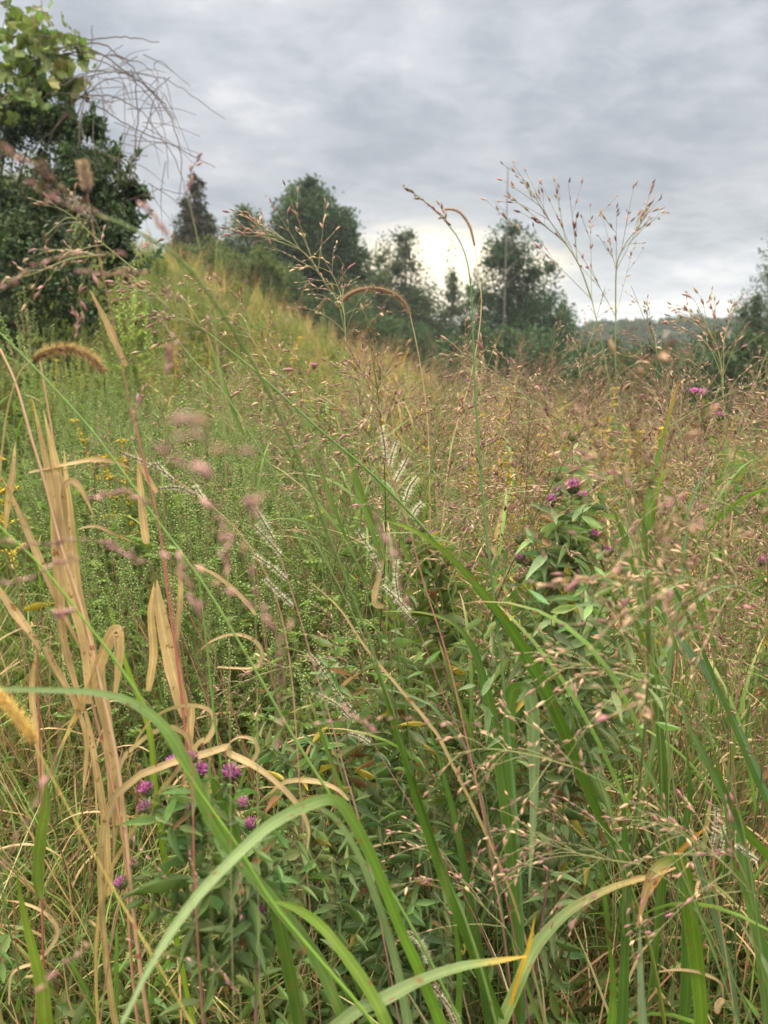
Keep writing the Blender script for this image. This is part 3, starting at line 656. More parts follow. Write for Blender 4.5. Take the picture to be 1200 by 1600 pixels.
def p_bladegrass(rng, h=.8, nb=9, w=.008, c=GRASS, tipc=TAN, droop=.5, spread=.35, seg=8, mat=None, culm=False, three=True):
    lf = G()
    for i in range(nb):
        a = rng.rand() * 6.28; d = np.array([math.cos(a) * spread, math.sin(a) * spread, 1]) * 1.0 + rng.normal(0, .1, 3)
        p = np.array([math.cos(a), math.sin(a), 0]) * rng.rand() * .03
        cc = np.asarray(c) * np.exp(rng.normal(0, .15)) * np.exp(rng.normal(0, .06, 3))
        blade(lf, rng, p, d, h * rng.uniform(.5, 1.1), w * rng.uniform(.6, 1.2), cc, droop * rng.uniform(.2, 1.4), seg, three, tipc if rng.rand() < .4 else None)
    return lf
def p_switch(rng, h=1.3, lod=0, cs=(SEEDC, SEEDP, SEEDT), green=True, dens=1.0, blen=.17, whorls=8, hl=.40, sl=.0072, bend=.14):
    st, sh, lf = G(), G(), G(); A = axis(rng, h, 0, bend, 26); k = int(26 * (1 - hl / h)); cst = (.13, .19, .06) if green else (.42, .28, .15)
    tube(st, A[:k + 1], np.linspace(.0019, .0011, k + 1), cst, 5)
    panicle(sh, sh, rng, A[k:], blen, whorls, sl, cs, (.24, .22, .10) if green else (.34, .26, .17), dens=dens, lod=lod)
    for i in range(5):
        j = int((.12 + .14 * i) * 26); a = rng.rand() * 6.28
        blade(lf, rng, A[j], np.array([math.cos(a) * .5, math.sin(a) * .5, 1]), rng.uniform(.25, .42), .0065, np.array(GRASS if green else TAN) * np.exp(rng.normal(0, .15)), rng.uniform(.3, 1.1), 9, True, TAN if rng.rand() < .5 else None)
    return [('stem', st, M_STEM), ('leaves', lf, M_BLADE if green else M_DRY), ('seed_head', sh, M_SEED)]
def p_goldenrod(rng, h=.95):
    st, lf, fl = G(), G(), G(); A = axis(rng, h, 0, .10, 14); leafy_stem(rng, st, lf, A, 46, .075, .13, (.11, .17, .06), .0028, .08, .85, .5, .7)
    for i in range(14):
        k = 9 + i * 5 / 14; p = A[min(int(k), 13)]; a = i * 2.4; L = .13 * (1 - (i / 17)); u = np.linspace(0, 1, 6)[:, None]; o = np.array([math.cos(a), math.sin(a), 0])
        Q = p + (o * .8 + np.array([0, 0, .7])) * L * u + np.array([0, 0, -.7]) * L * u ** 2; Q = np.vstack([A[-1], (A[-1] + p) / 2, Q]) if i else Q; tube(fl, Q, .0007, (.2, .22, .08), 3); m = 26; x = rng.rand(m) * 4.99; j = x.astype(int)
        P = Q[j] + (Q[np.minimum(j + 1, 5)] - Q[j]) * (x - j)[:, None] + rng.normal(0, .002, (m, 3)); s = np.full(m, .0075)
        inst(fl, BEAD, P, sm(frames(nrm(rng.normal(0, .6, (m, 3)) + [0, 0, 1])), s, s, s), jit(rng, GOLD, m, .25, .08))
    return [('stem', st, M_STEM), ('leaves', lf, M_LEAF), ('flower_plume', fl, M_PETAL)]
def p_foxtail_head(gh, rng, A, r=.011, c=(.36, .22, .17), n=700, core=.004):
    T = tangents(A); m = len(A); tube(gh, A, np.interp(np.linspace(0, 1, m), [0, .12, .8, 1], [.3, 1, .85, .15]) * core, np.asarray(c) * .65, 6)
    x = rng.rand(n) * (m - 1.01); j = x.astype(int); P = A[j] + (A[j + 1] - A[j]) * (x - j)[:, None]; fr = frames(T[j]); a = rng.rand(n) * 6.28
    o = fr[:, :, 0] * np.cos(a)[:, None] + fr[:, :, 1] * np.sin(a)[:, None]; D = nrm(o + T[j] * .75 + rng.normal(0, .12, (n, 3))); t = x / (m - 1); L = r * 1.35 * np.interp(t, [0, .15, .8, 1], [.6, 1, .9, .5]) * np.exp(rng.normal(0, .15, n))
    q = n // 2; s = np.full(q, .0032); inst(gh, SEED3, P[:q] + o[:q] * core * .6, sm(frames(nrm(o[:q] + T[j[:q]])), s * .5, s * .5, s), jit(rng, np.asarray(c) * .8, q, .2))
    v = np.array([[-.5, 0, 0], [.5, 0, 0], [0, 0, 1.0]]); tri = (v.astype(np.float32), np.array([[0, 1, 2]]), np.ones((3, 3), np.float32), np.zeros((3, 2), np.float32))
    inst(gh, tri, P, sm(frames(D, rng.rand(n) * 6), np.full(n, .00045), L, L), jit(rng, np.asarray(c) * 1.35, n, .15))
def p_plume(gh, rng, A, r=.006, n=260, c=(.76, .74, .68), core=(.14, .07, .08)):
    "flat spike with white silky hairs and a dark rachis"
    T = tangents(A); m = len(A); tube(gh, A, .0008, core, 4); S = nrm(np.cross(T, [0, 1, 0])); x = rng.rand(n) * (m - 1.01); j = x.astype(int)
    P = A[j] + (A[j + 1] - A[j]) * (x - j)[:, None]; sgn = np.where(rng.rand(n) < .5, -1, 1)[:, None]
    node = np.round(x / (m - 1) * 14) / 14; P = A[np.clip((node * (m - 1)).astype(int), 0, m - 1)] * .3 + P * .7
    D = nrm(S[j] * sgn + T[j] * .35 + rng.normal(0, .35, (n, 3))); L = r * .72 * np.exp(rng.normal(0, .3, n))
    v = np.array([[-.5, 0, 0], [.5, 0, 0], [0, 0, 1.0]]); tri = (v.astype(np.float32), np.array([[0, 1, 2]]), np.ones((3, 3), np.float32), np.zeros((3, 2), np.float32))
    inst(gh, tri, P, sm(frames(D, rng.rand(n) * 6), np.full(n, .00052), L, L), jit(rng, c, n, .15, .02))
    q = 14; ii = np.linspace(0, m - 1, q).astype(int); s = np.full(q, .0045); inst(gh, SEED3, A[ii], sm(frames(nrm(T[ii] + S[ii] * .3)), s * .35, s * .35, s), jit(rng, (.2, .09, .12), q))

# ------------------------------------------------------------------ scatter of individual plants
def make_protos(name, label, cat, group, builders):
    out = []
    for parts in builders:
        t = thing(name, label, cat, (0, 0, 0), 0, group); kids = [(obj(n_, g, m, t), []) for n_, g, m in parts if g.n]
        out.append([t, kids, False])
    return out
def scatter(protos, pts, rng, smin=.85, smax=1.15, tilt=.08):
    for i, (x, y) in enumerate(pts):
        pr = protos[i % len(protos)]; loc = (x, y, float(H(x, y)) - .01); rot = (rng.normal(0, tilt), rng.normal(0, tilt), rng.rand() * 6.28); s = rng.uniform(smin, smax)
        if not pr[2]: pr[2] = True; r = pr[0]; r.location = loc; r.rotation_euler = rot; r.scale = (s,) * 3
        else: copy_tree(pr[0], pr[1], loc, rot, s)
def wedge(rng, n, px0, px1, y0, y1, p=1.6, mind=0.0):
    "roots between two photo columns and two distances, denser near"
    out = []; tries = 0
    while len(out) < n and tries < n * 60:
        tries += 1; y = (y0 ** p + rng.rand() * (y1 ** p - y0 ** p)) ** (1 / p); px = rng.uniform(px0, px1); x = (px - 600) / F * y
        if (770 < px < 1000 and y < 1.75) or (690 < px < 1050 and y < 1.35) or (140 < px < 520 and y < 1.15): continue
        if mind and any((x - a) ** 2 + (y - b) ** 2 < mind * mind for a, b in out[-400:]): continue
        out.append((x, y))
    return out

def build_individuals():
    rng = rs(101)
    pr = make_protos('ragweed_plant', 'pale green ragweed with beaded upright flower spikes in the left of the meadow', 'weed', 'ragweed plants in the meadow', [p_ragweed(rs(200 + i), .80 + .07 * i) for i in range(4)])
    scatter(pr, wedge(rng, 150, 110, 570, 1.6, 4.8, 1.8, .09) + wedge(rng, 26, 540, 700, 2.0, 3.6, 1.6, .1) + wedge(rng, 20, -80, 160, 1.9, 4.2, 1.7, .1), rng, .8, 1.12)
    pr = make_protos('leafy_forb', 'bushy blue green forb with narrow leaves crowding the middle of the meadow', 'weed', 'leafy forbs in the middle', [p_forb(rs(220 + i), .62 + .06 * i, FORB if i % 2 else FORBL, .06, .22, 5, 34) for i in range(4)])
    scatter(pr, wedge(rng, 120, 400, 800, 1.35, 3.2, 1.6, .07), rng, .75, 1.15)
    pr = make_protos('broadleaf_forb', 'low forb with broad mid green leaves near the bottom of the view', 'weed', 'broad leaved forbs low in front', [p_forb(rs(240 + i), .40, (.115, .19, .06), .068, .34, 3, 20) for i in range(3)])
    scatter(pr, wedge(rng, 60, -60, 640, 1.05, 1.9, 1.4, .07), rng, .6, 1.15)
    pr = make_protos('panic_grass', 'tall green stemmed grass with an airy purplish brown seed head', 'grass plant', 'open headed grasses across the meadow', [p_switch(rs(260 + i), 1.14 + .07 * i, 0, bend=.10 + .05 * i) for i in range(6)])
    scatter(pr, wedge(rng, 110, 640, 1290, 1.25, 3.6, 1.5, .08) + wedge(rng, 16, -60, 560, 1.6, 3.6, 1.4, .1) + wedge(rng, 22, 480, 760, 1.9, 4.0, 1.5, .1), rng, .82, 1.13, .12)
    scatter(pr, wedge(rng, 20, 1000, 1280, 1.05, 1.9, 1.3, .1) + wedge(rng, 14, 560, 770, 1.25, 2.2, 1.3, .12), rng, 1.08, 1.24, .10)
    pr = make_protos('dry_panic_grass', 'tan dry grass plant carrying a loose brown seed head', 'grass plant', 'dry seed headed grasses', [p_switch(rs(280 + i), 1.0 + .1 * i, 0, (SEEDT, SEEDC), False, bend=.12 + .06 * i) for i in range(4)])
    scatter(pr, wedge(rng, 50, 620, 1290, 1.4, 4.6, 1.5, .09) + wedge(rng, 12, 440, 680, 2.2, 4.6, 1.5, .1), rng, .8, 1.08, .14)
    def broad(seed):
        r_ = rs(seed); st = []
        for i in range(6):
            g = G(); a = r_.rand() * 6.28; blade(g, r_, np.array([math.cos(a), math.sin(a), 0]) * .02, np.array([math.cos(a) * .22, math.sin(a) * .22, 1]), r_.uniform(.45, .85), r_.uniform(.008, .015), np.array((.095, .17, .04)) * np.exp(r_.normal(0, .18)), r_.uniform(.1, .7), 16, True, TAN if r_.rand() < .35 else None); st.append(('leaf_blade', g, M_BLADE))
        return st
    pr = make_protos('broad_grass', 'clump of upright broad green blades in the lower half of the meadow', 'grass plant', 'broad bladed clumps', [broad(640 + i) for i in range(6)])
    scatter(pr, wedge(rng, 44, 640, 1290, 1.0, 2.2, 1.4, .09) + wedge(rng, 12, -60, 620, 1.1, 2.2, 1.4, .12), rng, .8, 1.15, .1)
    def drystem(seed):
        r_ = rs(seed); out = []; col = [(.26, .13, .09), (.36, .24, .13), (.18, .10, .07)][seed % 3]
        for i in range(5):
            g = G(); A = axis(r_, r_.uniform(.6, 1.15), r_.normal(0, .08), .12, 12) + np.array([r_.normal(0, .02), r_.normal(0, .02), 0]); tube(g, A, np.linspace(.0022, .0008, 12), np.array(col) * np.exp(r_.normal(0, .2)), 5); out.append(('stem', g, M_STEM))
        for i in range(4):
            g = G(); a = r_.rand() * 6.28; blade(g, r_, A[3 + i] * [1, 1, 1], np.array([math.cos(a) * .7, math.sin(a) * .7, .8]), r_.uniform(.14, .3), .007, np.array(TAN2) * .8, r_.uniform(1.0, 2.4), 12, True, RUST); out.append(('dry_leaf', g, M_DRY))
        return out
    pr = make_protos('dead_stalk', 'bundle of thin brown dead stems with curled straw leaves among the green growth', 'dry grass', 'dead stalks in the undergrowth', [drystem(660 + i) for i in range(6)])
    scatter(pr, wedge(rng, 60, 560, 1290, 1.05, 2.8, 1.4, .08) + wedge(rng, 34, -80, 560, 1.1, 2.6, 1.4, .1), rng, .7, 1.1, .2)
    pr = make_protos('goldenrod', 'yellow plumed goldenrod with narrow leaves in the meadow', 'wildflower', 'goldenrods in the meadow', [p_goldenrod(rs(300 + i), .85 + .1 * i) for i in range(3)])
    pts = [((px - 600) / F * y, y) for px, y in [(190, 2.6), (205, 2.75), (175, 2.9), (740, 2.7), (780, 2.9), (820, 3.1), (850, 3.3), (900, 3.0), (950, 3.2), (1000, 3.3), (1040, 3.5), (560, 3.0), (690, 3.3), (720, 3.8), (430, 6.3), (420, 6.6), (650, 4.4), (-10, 2.0), (60, 4.6), (70, 4.8), (840, 3.0), (860, 3.15), (930, 3.3), (970, 3.1), (990, 3.5), (950, 3.6), (620, 3.6), (800, 3.6), (880, 3.8), (760, 4.2), (820, 4.5)]]
    pts += wedge(rng, 22, 700, 1180, 2.6, 5.5, 1.3, .12)
    scatter(pr, pts, rng, .95, 1.22, .06)
build_individuals()

# ------------------------------------------------------------------ the meadow as a mass
def field(rng, n, x0, x1, y0, y1, pw=1.4):
    y = (y0 ** pw + rng.rand(n) * (y1 ** pw - y0 ** pw)) ** (1 / pw); px = rng.uniform(x0, x1, n); x = (px - 600) / F * y; return x, y, px
def patch(x, y):
    return .98 + .16 * np.sin(x * 1.9 + 1.3 * np.sin(y * .9)) + .14 * np.sin(y * 1.5 + x * .7 + 2) + .08 * np.sin(x * 5.1 + y * 3.3)
def build_field():
    # blades: many thin ones; prototypes of small tufts
    def tuft(seed, nb, h, w, c, seg=4, tip=None, spread=.3, droop=.5): return p_bladegrass(rs(seed), h, nb, w, c, tip, droop, spread, seg, three=False).arr()
    one = (1.0, 1.0, 1.0)
    T0 = [tuft(400 + i, 9, .72, .0055, one, 6) for i in range(6)]; T1 = [tuft(410 + i, 7, .72, .011, one, 4) for i in range(5)]
    def put(g, protos, x, y, s, cols, rng, tl=.1, zoff=0.0):
        P = np.stack([x, y, H(x, y) + zoff], 1); k = rng.randint(len(protos), size=len(x)); Mx = np.einsum('nij,njk->nik', lean(rng, len(x), tl), rotz(rng.rand(len(x)) * 6.28)) * np.asarray(s)[:, None, None]
        for i, p in enumerate(protos): m = k == i; inst(g, p, P[m], Mx[m], cols[m])
    rng = rs(55); g = G()
    # near and middle grass
    x, y, px = field(rng, 7800, -420, 1720, 1.1, 5.0, 1.5); c = jit(rng, (.145, .185, .055), len(x), .25, .09)
    dry = rng.rand(len(x)) < np.where(px > 640, .25, .18); c[dry] = np.array([(.34, .24, .13), (.24, .15, .085), (.20, .09, .055), (.40, .30, .17)])[rng.randint(4, size=dry.sum())] * np.exp(rng.normal(0, .2, (dry.sum(), 1))); put(g, T0, x, y, rng.uniform(.45, 1.25, len(x)) * np.where(y < 1.6, .7, 1), c, rng, .14)
    x, y, px = field(rng, 2800, -420, 1720, 1.0, 2.3, 1.3); c = jit(rng, (.13, .175, .055), len(x), .25, .09); dry = rng.rand(len(x)) < .38
    c[dry] = np.array([(.40, .30, .17), (.26, .17, .09), (.22, .11, .065), (.45, .36, .20)])[rng.randint(4, size=dry.sum())] * np.exp(rng.normal(0, .2, (dry.sum(), 1))); put(g, T0, x, y, rng.uniform(.3, .95, len(x)), c, rng, .3)
    # far grass on the slope: yellow green, tan on the crest
    x, y, px = field(rng, 31000, -400, 1620, 4.6, 25, 1.55); hh = H(x, y); c = jit(rng, (.225, .255, .090), len(x), .22, .07)
    tn = rng.rand(len(x)) < (.14 + .36 * sst(y, 7, 16) + .15 * sst(px, 560, 800)); c[tn] = jit(rng, (.28, .245, .145), tn.sum(), .22, .06)
    put(g, T1, x, y, rng.uniform(.65, 1.3, len(x)) * patch(x, y), c * (.72 + .5 * (patch(x * 1.7 + 9, y * .8) - .75))[:, None], rng, .12)
    tag(obj('meadow_grass', g, M_FIELD), 'mixed green and straw coloured grass covering the whole slope', None, None, 'stuff')
    # weeds beyond the individual plants
    g = G(); RW = []
    for i in range(4):
        q = G()
        for n_, a, m in p_ragweed(rs(440 + i), 1.0, 1, .30): q.merge(a)
        RW.append(q.arr())
    x, y, px = field(rng, 1500, -120, 660, 4.2, 17, 1.5); put(g, RW, x, y, (rng.uniform(.58, .88, len(x)) + .22 * (rng.rand(len(x)) < .15)) * patch(x, y) * np.where(px > 520, .8, 1), jit(rng, (1.45, 1.22, 1.22), len(x), .18, .06), rng, .08)
    tag(obj('distant_weeds', g, M_FIELD), 'ragweed spikes massed on the middle of the slope', None, None, 'stuff')
    g = G(); SW = []
    for i in range(6):
        q = G()
        for n_, a, m in p_switch(rs(460 + i), 1.1 + .06 * i, 1, (SEEDC, SEEDP, SEEDT), i % 2 == 0, .7, .19, 8, .42, .0065, .12 + .04 * i): q.merge(a)
        SW.append(q.arr())
    x, y, px = field(rng, 760, 560, 1560, 3.2, 14, 1.3); put(g, SW, x, y, rng.uniform(.85, 1.22, len(x)), jit(rng, (.98, .94, .98), len(x), .18, .06), rng, .15)
    x, y, px = field(rng, 420, 260, 660, 4.5, 20, 1.7); put(g, SW, x, y, rng.uniform(.75, 1.05, len(x)), jit(rng, (1.45, 1.3, 1.0), len(x), .15, .05), rng, .12)
    tag(obj('distant_seed_grass', g, M_FIELD), 'haze of small brown seed heads over the right side of the meadow', None, None, 'stuff')
    # leafy scrub layer far right and on the slope
    g = G(); FB = []
    for i in range(4):
        q = G()
        for n_, a, m in p_forb(rs(480 + i), .8, (.13, .185, .07), .085, .26, 5, 26): q.merge(a)
        FB.append(q.arr())
    x, y, px = field(rng, 1150, -350, 1600, 3.4, 15, 1.35); put(g, FB, x, y, rng.uniform(.7, 1.3, len(x)), jit(rng, one, len(x), .2, .06), rng, .1)
    tag(obj('distant_forbs', g, M_FIELD), 'dark green leafy plants mixed into the far grass', None, None, 'stuff')
    # low cover: small leaves near the ground
    g = G(); n = 84000; x, y, px = field(rng, n, -420, 1720, .95, 6.5, 1.35); z = H(x, y) + rng.rand(n) ** 1.3 * .34
    D = nrm(rng.normal(0, .6, (n, 3)) + [0, 0, .25]); s = .040 * np.exp(rng.normal(0, .35, n)); c = jit(rng, (.115, .165, .050), n, .25, .10)
    inst(g, LEAF, np.stack([x, y, z], 1), sm(frames(D, rng.rand(n) * 6.28), s * .32, s, s), c)
    tag(obj('ground_cover_plants', g, M_FIELD), 'small green leaves covering the ground between the stems', None, None, 'stuff')
    g = G(); n = 13000; x, y, px = field(rng, n, -420, 1720, .9, 5, 1.3); z = H(x, y) + rng.rand(n) ** 2 * .16 + .005
    a = rng.rand(n) * 6.28; D = nrm(np.stack([np.cos(a), np.sin(a), rng.normal(0, .35, n)], 1)); s = rng.uniform(.05, .16, n)
    cols = np.array([TAN, STRAW, (.22, .13, .07), (.30, .22, .13), RUST])[rng.randint(5, size=n)]; inst(g, unit_leaf(.35, .4, 6, .25), np.stack([x, y, z], 1), sm(frames(D, rng.rand(n) * 6.28), rng.uniform(.003, .010, n), s, s), cols * np.exp(rng.normal(0, .25, (n, 1))) * .8)
    tag(obj('leaf_litter', g, M_DRY), 'curled brown dead leaves and straw lying on the soil', None, None, 'stuff')
build_field()
# ------------------------------------------------------------------ the plants close to the camera, one by one
def path(pts, d=None, n=30, root=False):
    "photo pixels (px, py[, depth]) -> smooth world curve; root=True carries it on down to the soil"
    Q = [at(p[0], p[1], p[2] if len(p) > 2 else d) for p in pts]
    if root:
        a, b = Q[-2], Q[-1]; v = b - a; dz = max(b[2] - float(H(b[0], b[1])), .02); k = float(np.clip(v[0] / max(-v[2], .05), -.5, .5)); x = b[0] + k * dz * .45; y = b[1] + .03 + dz * .06
        e = np.array([x, y, float(H(x, y)) - .02]); m0 = nrm(v) * dz * .9; m1 = np.array([0, 0, -dz * .8])
        for u in (.25, .5, .75): Q.append((2 * u ** 3 - 3 * u * u + 1) * b + (u ** 3 - 2 * u * u + u) * m0 + (3 * u * u - 2 * u ** 3) * e + (u ** 3 - u * u) * m1)
        Q.append(np.array([x, y, float(H(x, y)) - .02]))
    return curve(Q, n)
def shade_path(n, c, tip=None, tl=.25, base=None):
    t = np.linspace(0, 1, n)[:, None]; C = np.repeat(np.asarray(c, float)[None], n, 0)
    if tip is not None: k = 1 - sst(t, 0, tl); C = C * (1 - k) + np.asarray(tip) * k
    if base is not None: k = sst(t, .6, 1.0); C = C * (1 - k) + np.asarray(base) * k
    return C
class Hero:
    def __init__(s, name, label, cat, group=None, seed=1):
        s.a = (name, label, cat, group); s.parts = []; s.rng = rs(seed); s.root = None
    def stem(s, pts, d, r=(.0008, .002), c=GRASS, tip=None, root=True, name='stem', nodes=True, base=None):
        P = path(pts, d, 44, root); n = len(P); g = G(); tube(g, P, np.linspace(r[0], r[1], n), shade_path(n, c, tip, .4, base), 6)
        if nodes:
            for k in (18, 30, 39):
                q = P[k]; v = nrm(P[k + 1] - P[k - 1]); rr = r[0] + (r[1] - r[0]) * k / n; tube(g, np.array([q - v * .004, q, q + v * .004]), np.array([rr * .9, rr * 1.35, rr * .9]), np.asarray(c) * (.75, .6, .5) if c[1] > c[0] else REDSTEM, 6)
        s.parts.append((name, g, M_STEM)); s.last = P
        if root and s.root is None: s.root = P[-1]
        return P
    def blade(s, pts, d, w, c=GRASS, tip=None, root=False, mat=None, base=None, wp=None, twist=0.0, fold=.22, tl=.25, tw=.5):
        P = path(pts, d, 40, root); n = len(P); g = G(); t = np.linspace(0, 1, n)
        dep = np.array([p[2] if len(p) > 2 else d for p in pts]).mean(); W = w * (.80 if c[1] > c[0] else .72) * (1 + .05 * np.sin(t * 31 + w) + .05 * s.rng.randn(n).cumsum() / 6) * dep / F * np.interp(t, *(wp or ([0, .08, .3, .6, .9, 1], [.02, .35, .8, 1, .85, .6])))
        view = nrm(P - CAM); T = tangents(P); S0 = np.cross(T, view); Nn = np.cross(T, S0); a = twist + tw * np.sin(t * 3 + s.rng.rand() * 6)
        S = S0 * np.cos(a)[:, None] + Nn * np.sin(a)[:, None]; C = shade_path(n, c, tip, tl, base) * .80 * np.exp(.10 * np.sin(t * 9 + s.rng.rand() * 6))[:, None]
        ribbon(g, P, W, S, C, fold); s.parts.append(('leaf_blade', g, mat or (M_DRY if c[0] > c[1] * 1.15 else M_BLADE)))
        if root and s.root is None: s.root = P[-1]
        return P
    def head(s, pts, d, blen=.09, whorls=7, sl=.0046, cs=(SEEDC, SEEDP, SEEDT), dens=1.0, ang=(.35, .75), droop=.25, sub=2, cb=(.24, .24, .11)):
        g = G(); A = path(pts, d, 18)[::-1]; panicle(g, g, s.rng, A, blen, whorls, sl * 1.55, cs, cb, ang, dens, droop, 0, 0.0, sub); s.parts.append(('seed_head', g, M_SEED))
    def spray(s, pts, d, n=22, sl=.0048, cs=(SEEDC, SEEDP), r=.0004, start=0.0):
        "one seed branch: spikelets strung along a path"
        P = path(pts, d, 24); g = G(); tube(g, P, r, (.26, .22, .12), 3); T = tangents(P); x = np.linspace(start, .99, n) * 23; j = np.minimum(x.astype(int), 22); p = P[j] + (P[j + 1] - P[j]) * (x - j)[:, None]
        D = nrm(-T[j] + s.rng.normal(0, .38, (n, 3))); L = sl * 1.25 * np.exp(s.rng.normal(0, .12, n)); c = np.array(cs)[s.rng.randint(len(cs), size=n)] * np.exp(s.rng.normal(0, .15, (n, 1)))
        inst(g, SEED, p + s.rng.normal(0, sl * .12, (n, 3)), sm(frames(D, s.rng.rand(n) * 6), L * .38, L * .38, L), c); s.parts.append(('seed_branch', g, M_SEED))
    def foxtail(s, pts, d, r=.010, c=(.36, .22, .17), n=700, core=.0035):
        g = G(); p_foxtail_head(g, s.rng, path(pts, d, 20)[::-1], r, c, n, core); s.parts.append(('bristly_head', g, M_HAIR))
    def plume(s, pts, d, r=.007, n=300):
        g = G(); p_plume(g, s.rng, path(pts, d, 24)[::-1], r, n); s.parts.append(('silky_spike', g, M_HAIR))
    def done(s):
        if s.root is None:
            v = np.concatenate([v for p in s.parts for v in p[1].V]); q = v[v[:, 2].argmin()]; s.root = np.array([q[0], q[1], q[2]])
        t = thing(s.a[0], s.a[1], s.a[2], s.root, 0, s.a[3])
        for n_, g, m in s.parts: obj(n_, local(g, s.root), m, t)
        return t

def build_heroes():
    GD = (.075, .155, .020); GY = (.17, .25, .03); PG = (.22, .31, .15)
    # leaning stem from bottom centre to the blurred head at the upper left
    h = Hero('tall_grass', 'long pale green stem leaning from bottom centre to the blurred seed head at upper left', 'grass plant', None, 1)
    h.stem([(150, 335, .50), (215, 362, .52), (300, 425, .56), (400, 575, .62), (470, 725, .68), (530, 880, .74), (580, 1010, .78), (625, 1150, .82), (680, 1320, .86), (735, 1460, .88), (775, 1600, .90)], .7, (.0009, .0024), (.15, .23, .07))
    h.blade([(590, 1050, .79), (625, 1160, .82), (665, 1290, .85), (705, 1400, .87), (745, 1500, .89), (790, 1620, .90)], .85, 22, GD, None, wp=([0, .15, .5, 1], [.05, .5, 1, 1]), tw=.15)
    for p in ([(0, 232, .40), (50, 258, .42), (105, 300, .45), (160, 335, .5)], [(60, 285, .42), (110, 312, .45), (170, 345, .5)], [(0, 230, .40), (35, 245, .41), (75, 262, .43)], [(20, 238, .40), (90, 280, .44)]):
        h.spray(p, .4, 7, .0048, (SEEDP, SEEDC))
    h.done()
    # dark stem crossing the middle from upper left to lower right
    h = Hero('tall_grass', 'dark green stem running diagonally past the white plumes down to the right', 'grass plant', None, 2)
    h.stem([(325, 520, .95), (410, 590, .95), (500, 672, .95), (580, 740, .96), (650, 812, .97), (740, 915, .98), (830, 1045, 1.0), (895, 1180, 1.02), (960, 1320, 1.04)], 1, (.0010, .0034), (.085, .17, .035), None, base=(.30, .30, .04))
    h.blade([(598, 812, .96), (650, 830, .96), (705, 872, .97), (770, 945, .98), (815, 1010, .99), (850, 1075, 1.0), (888, 1160, 1.01), (925, 1250, 1.02), (960, 1320, 1.03)], 1, 29, (.085, .17, .02), GY, tl=.5, wp=([0, .1, .35, .55, .8, 1], [.03, .28, .5, 1, .9, .35]), tw=.2)
    h.head([(205, 440, .93), (260, 478, .94), (325, 520, .95)], .95, .10, 7, .005)
    h.done()
    # thin upright stem right of centre
    h = Hero('tall_grass', 'thin straight green stem rising right of centre to a nodding seed tip in the sky', 'grass plant', None, 3)
    h.stem([(632, 294), (665, 315), (695, 345), (722, 385), (736, 450), (742, 600), (752, 750), (768, 900), (785, 1050), (800, 1200), (812, 1360)], 1.0, (.0004, .0030), (.095, .19, .06))
    h.spray([(632, 294), (660, 311), (692, 338)], 1.0, 12, .0072); h.spray([(688, 322), (694, 335), (700, 350)], 1.0, 5, .0068); h.spray([(676, 325), (690, 335), (704, 352)], 1.0, 5, .0068)
    h.spray([(760, 420), (745, 415), (735, 440)], 1.0, 3)
    h.blade([(826, 1400, 1.0), (834, 1250, .99), (832, 1120, .97), (824, 1082, .97), (808, 1076, .98), (797, 1095, 1.0), (796, 1180, 1.01), (806, 1290, 1.02)], 1, 26, (.105, .19, .04), (.27, .36, .20), tl=.62, wp=([0, .1, .3, .5, .8, 1], [.05, .5, 1, .95, .9, .4]), tw=.12)
    h.done()
    # two stems lower left
    h = Hero('tall_grass', 'slender green stem from the left edge down through the curled straw to bottom centre', 'grass plant', None, 4)
    h.stem([(-15, 505), (50, 570), (115, 640), (165, 700), (240, 805), (320, 915), (395, 1040), (470, 1170), (560, 1310), (650, 1460), (720, 1600)], .85, (.0009, .0022), (.13, .22, .05)); h.done()
    h = Hero('tall_grass', 'bright green stem entering at mid left edge and crossing the straw stalks', 'grass plant', None, 5)
    h.stem([(-20, 805), (65, 885), (125, 960), (200, 1060), (300, 1220), (370, 1320), (425, 1410), (500, 1500), (590, 1610)], .75, (.0010, .0023), (.12, .22, .03)); h.done()
    h = Hero('tall_grass', 'upright green stem with a short blade above the purple flowers at lower left', 'grass plant', None, 6)
    h.stem([(310, 900), (322, 1000), (335, 1120), (352, 1240), (372, 1360), (390, 1480), (412, 1600)], .95, (.001, .0020), (.11, .21, .04))
    
    h.blade([(326, 1210, .95), (345, 1245, .95), (362, 1290, .95), (374, 1340, .95)], .95, 34, (.10, .20, .025), None, wp=([0, .25, .6, 1], [.03, .7, 1, .5])); h.done()
    # broad arching blades at the bottom left
    h = Hero('broad_grass', 'broad pale green blade arching from the left edge down over the purple flowers', 'grass plant', None, 7)
    h.blade([(-30, 1076, .66), (60, 1078, .68), (150, 1082, .70), (215, 1102, .72), (265, 1145, .74), (298, 1205, .76), (325, 1270, .78), (370, 1340, .80), (430, 1410, .80), (490, 1490, .80), (540, 1600, .80)], .75, 26, (.115, .205, .045), (.25, .34, .17), tl=.5, wp=([0, .15, .4, .6, 1], [.25, .5, .95, 1, .6]), root=True, tw=.2); h.done()
    h = Hero('broad_grass', 'long blade bent over in an arch across the bottom left with a pale underside', 'grass plant', None, 8)
    h.blade([(190, 1600, .60), (240, 1500, .62), (300, 1410, .64), (360, 1345, .66), (420, 1290, .69), (480, 1258, .72), (525, 1250, .74), (556, 1290, .76), (590, 1360, .78), (625, 1450, .79), (665, 1540, .80)], .7, 23, (.115, .22, .025), (.27, .36, .18), tl=.68, wp=([0, .15, .4, .7, 1], [.3, .75, 1, 1, .9]), root=True, tw=.12)
    h.blade([(470, 1252, .78), (520, 1275, .79), (560, 1335, .80), (590, 1410, .81), (618, 1500, .82), (640, 1610, .82)], .8, 17, PG, None, wp=([0, .2, .6, 1], [.1, .6, 1, 1])); h.done()
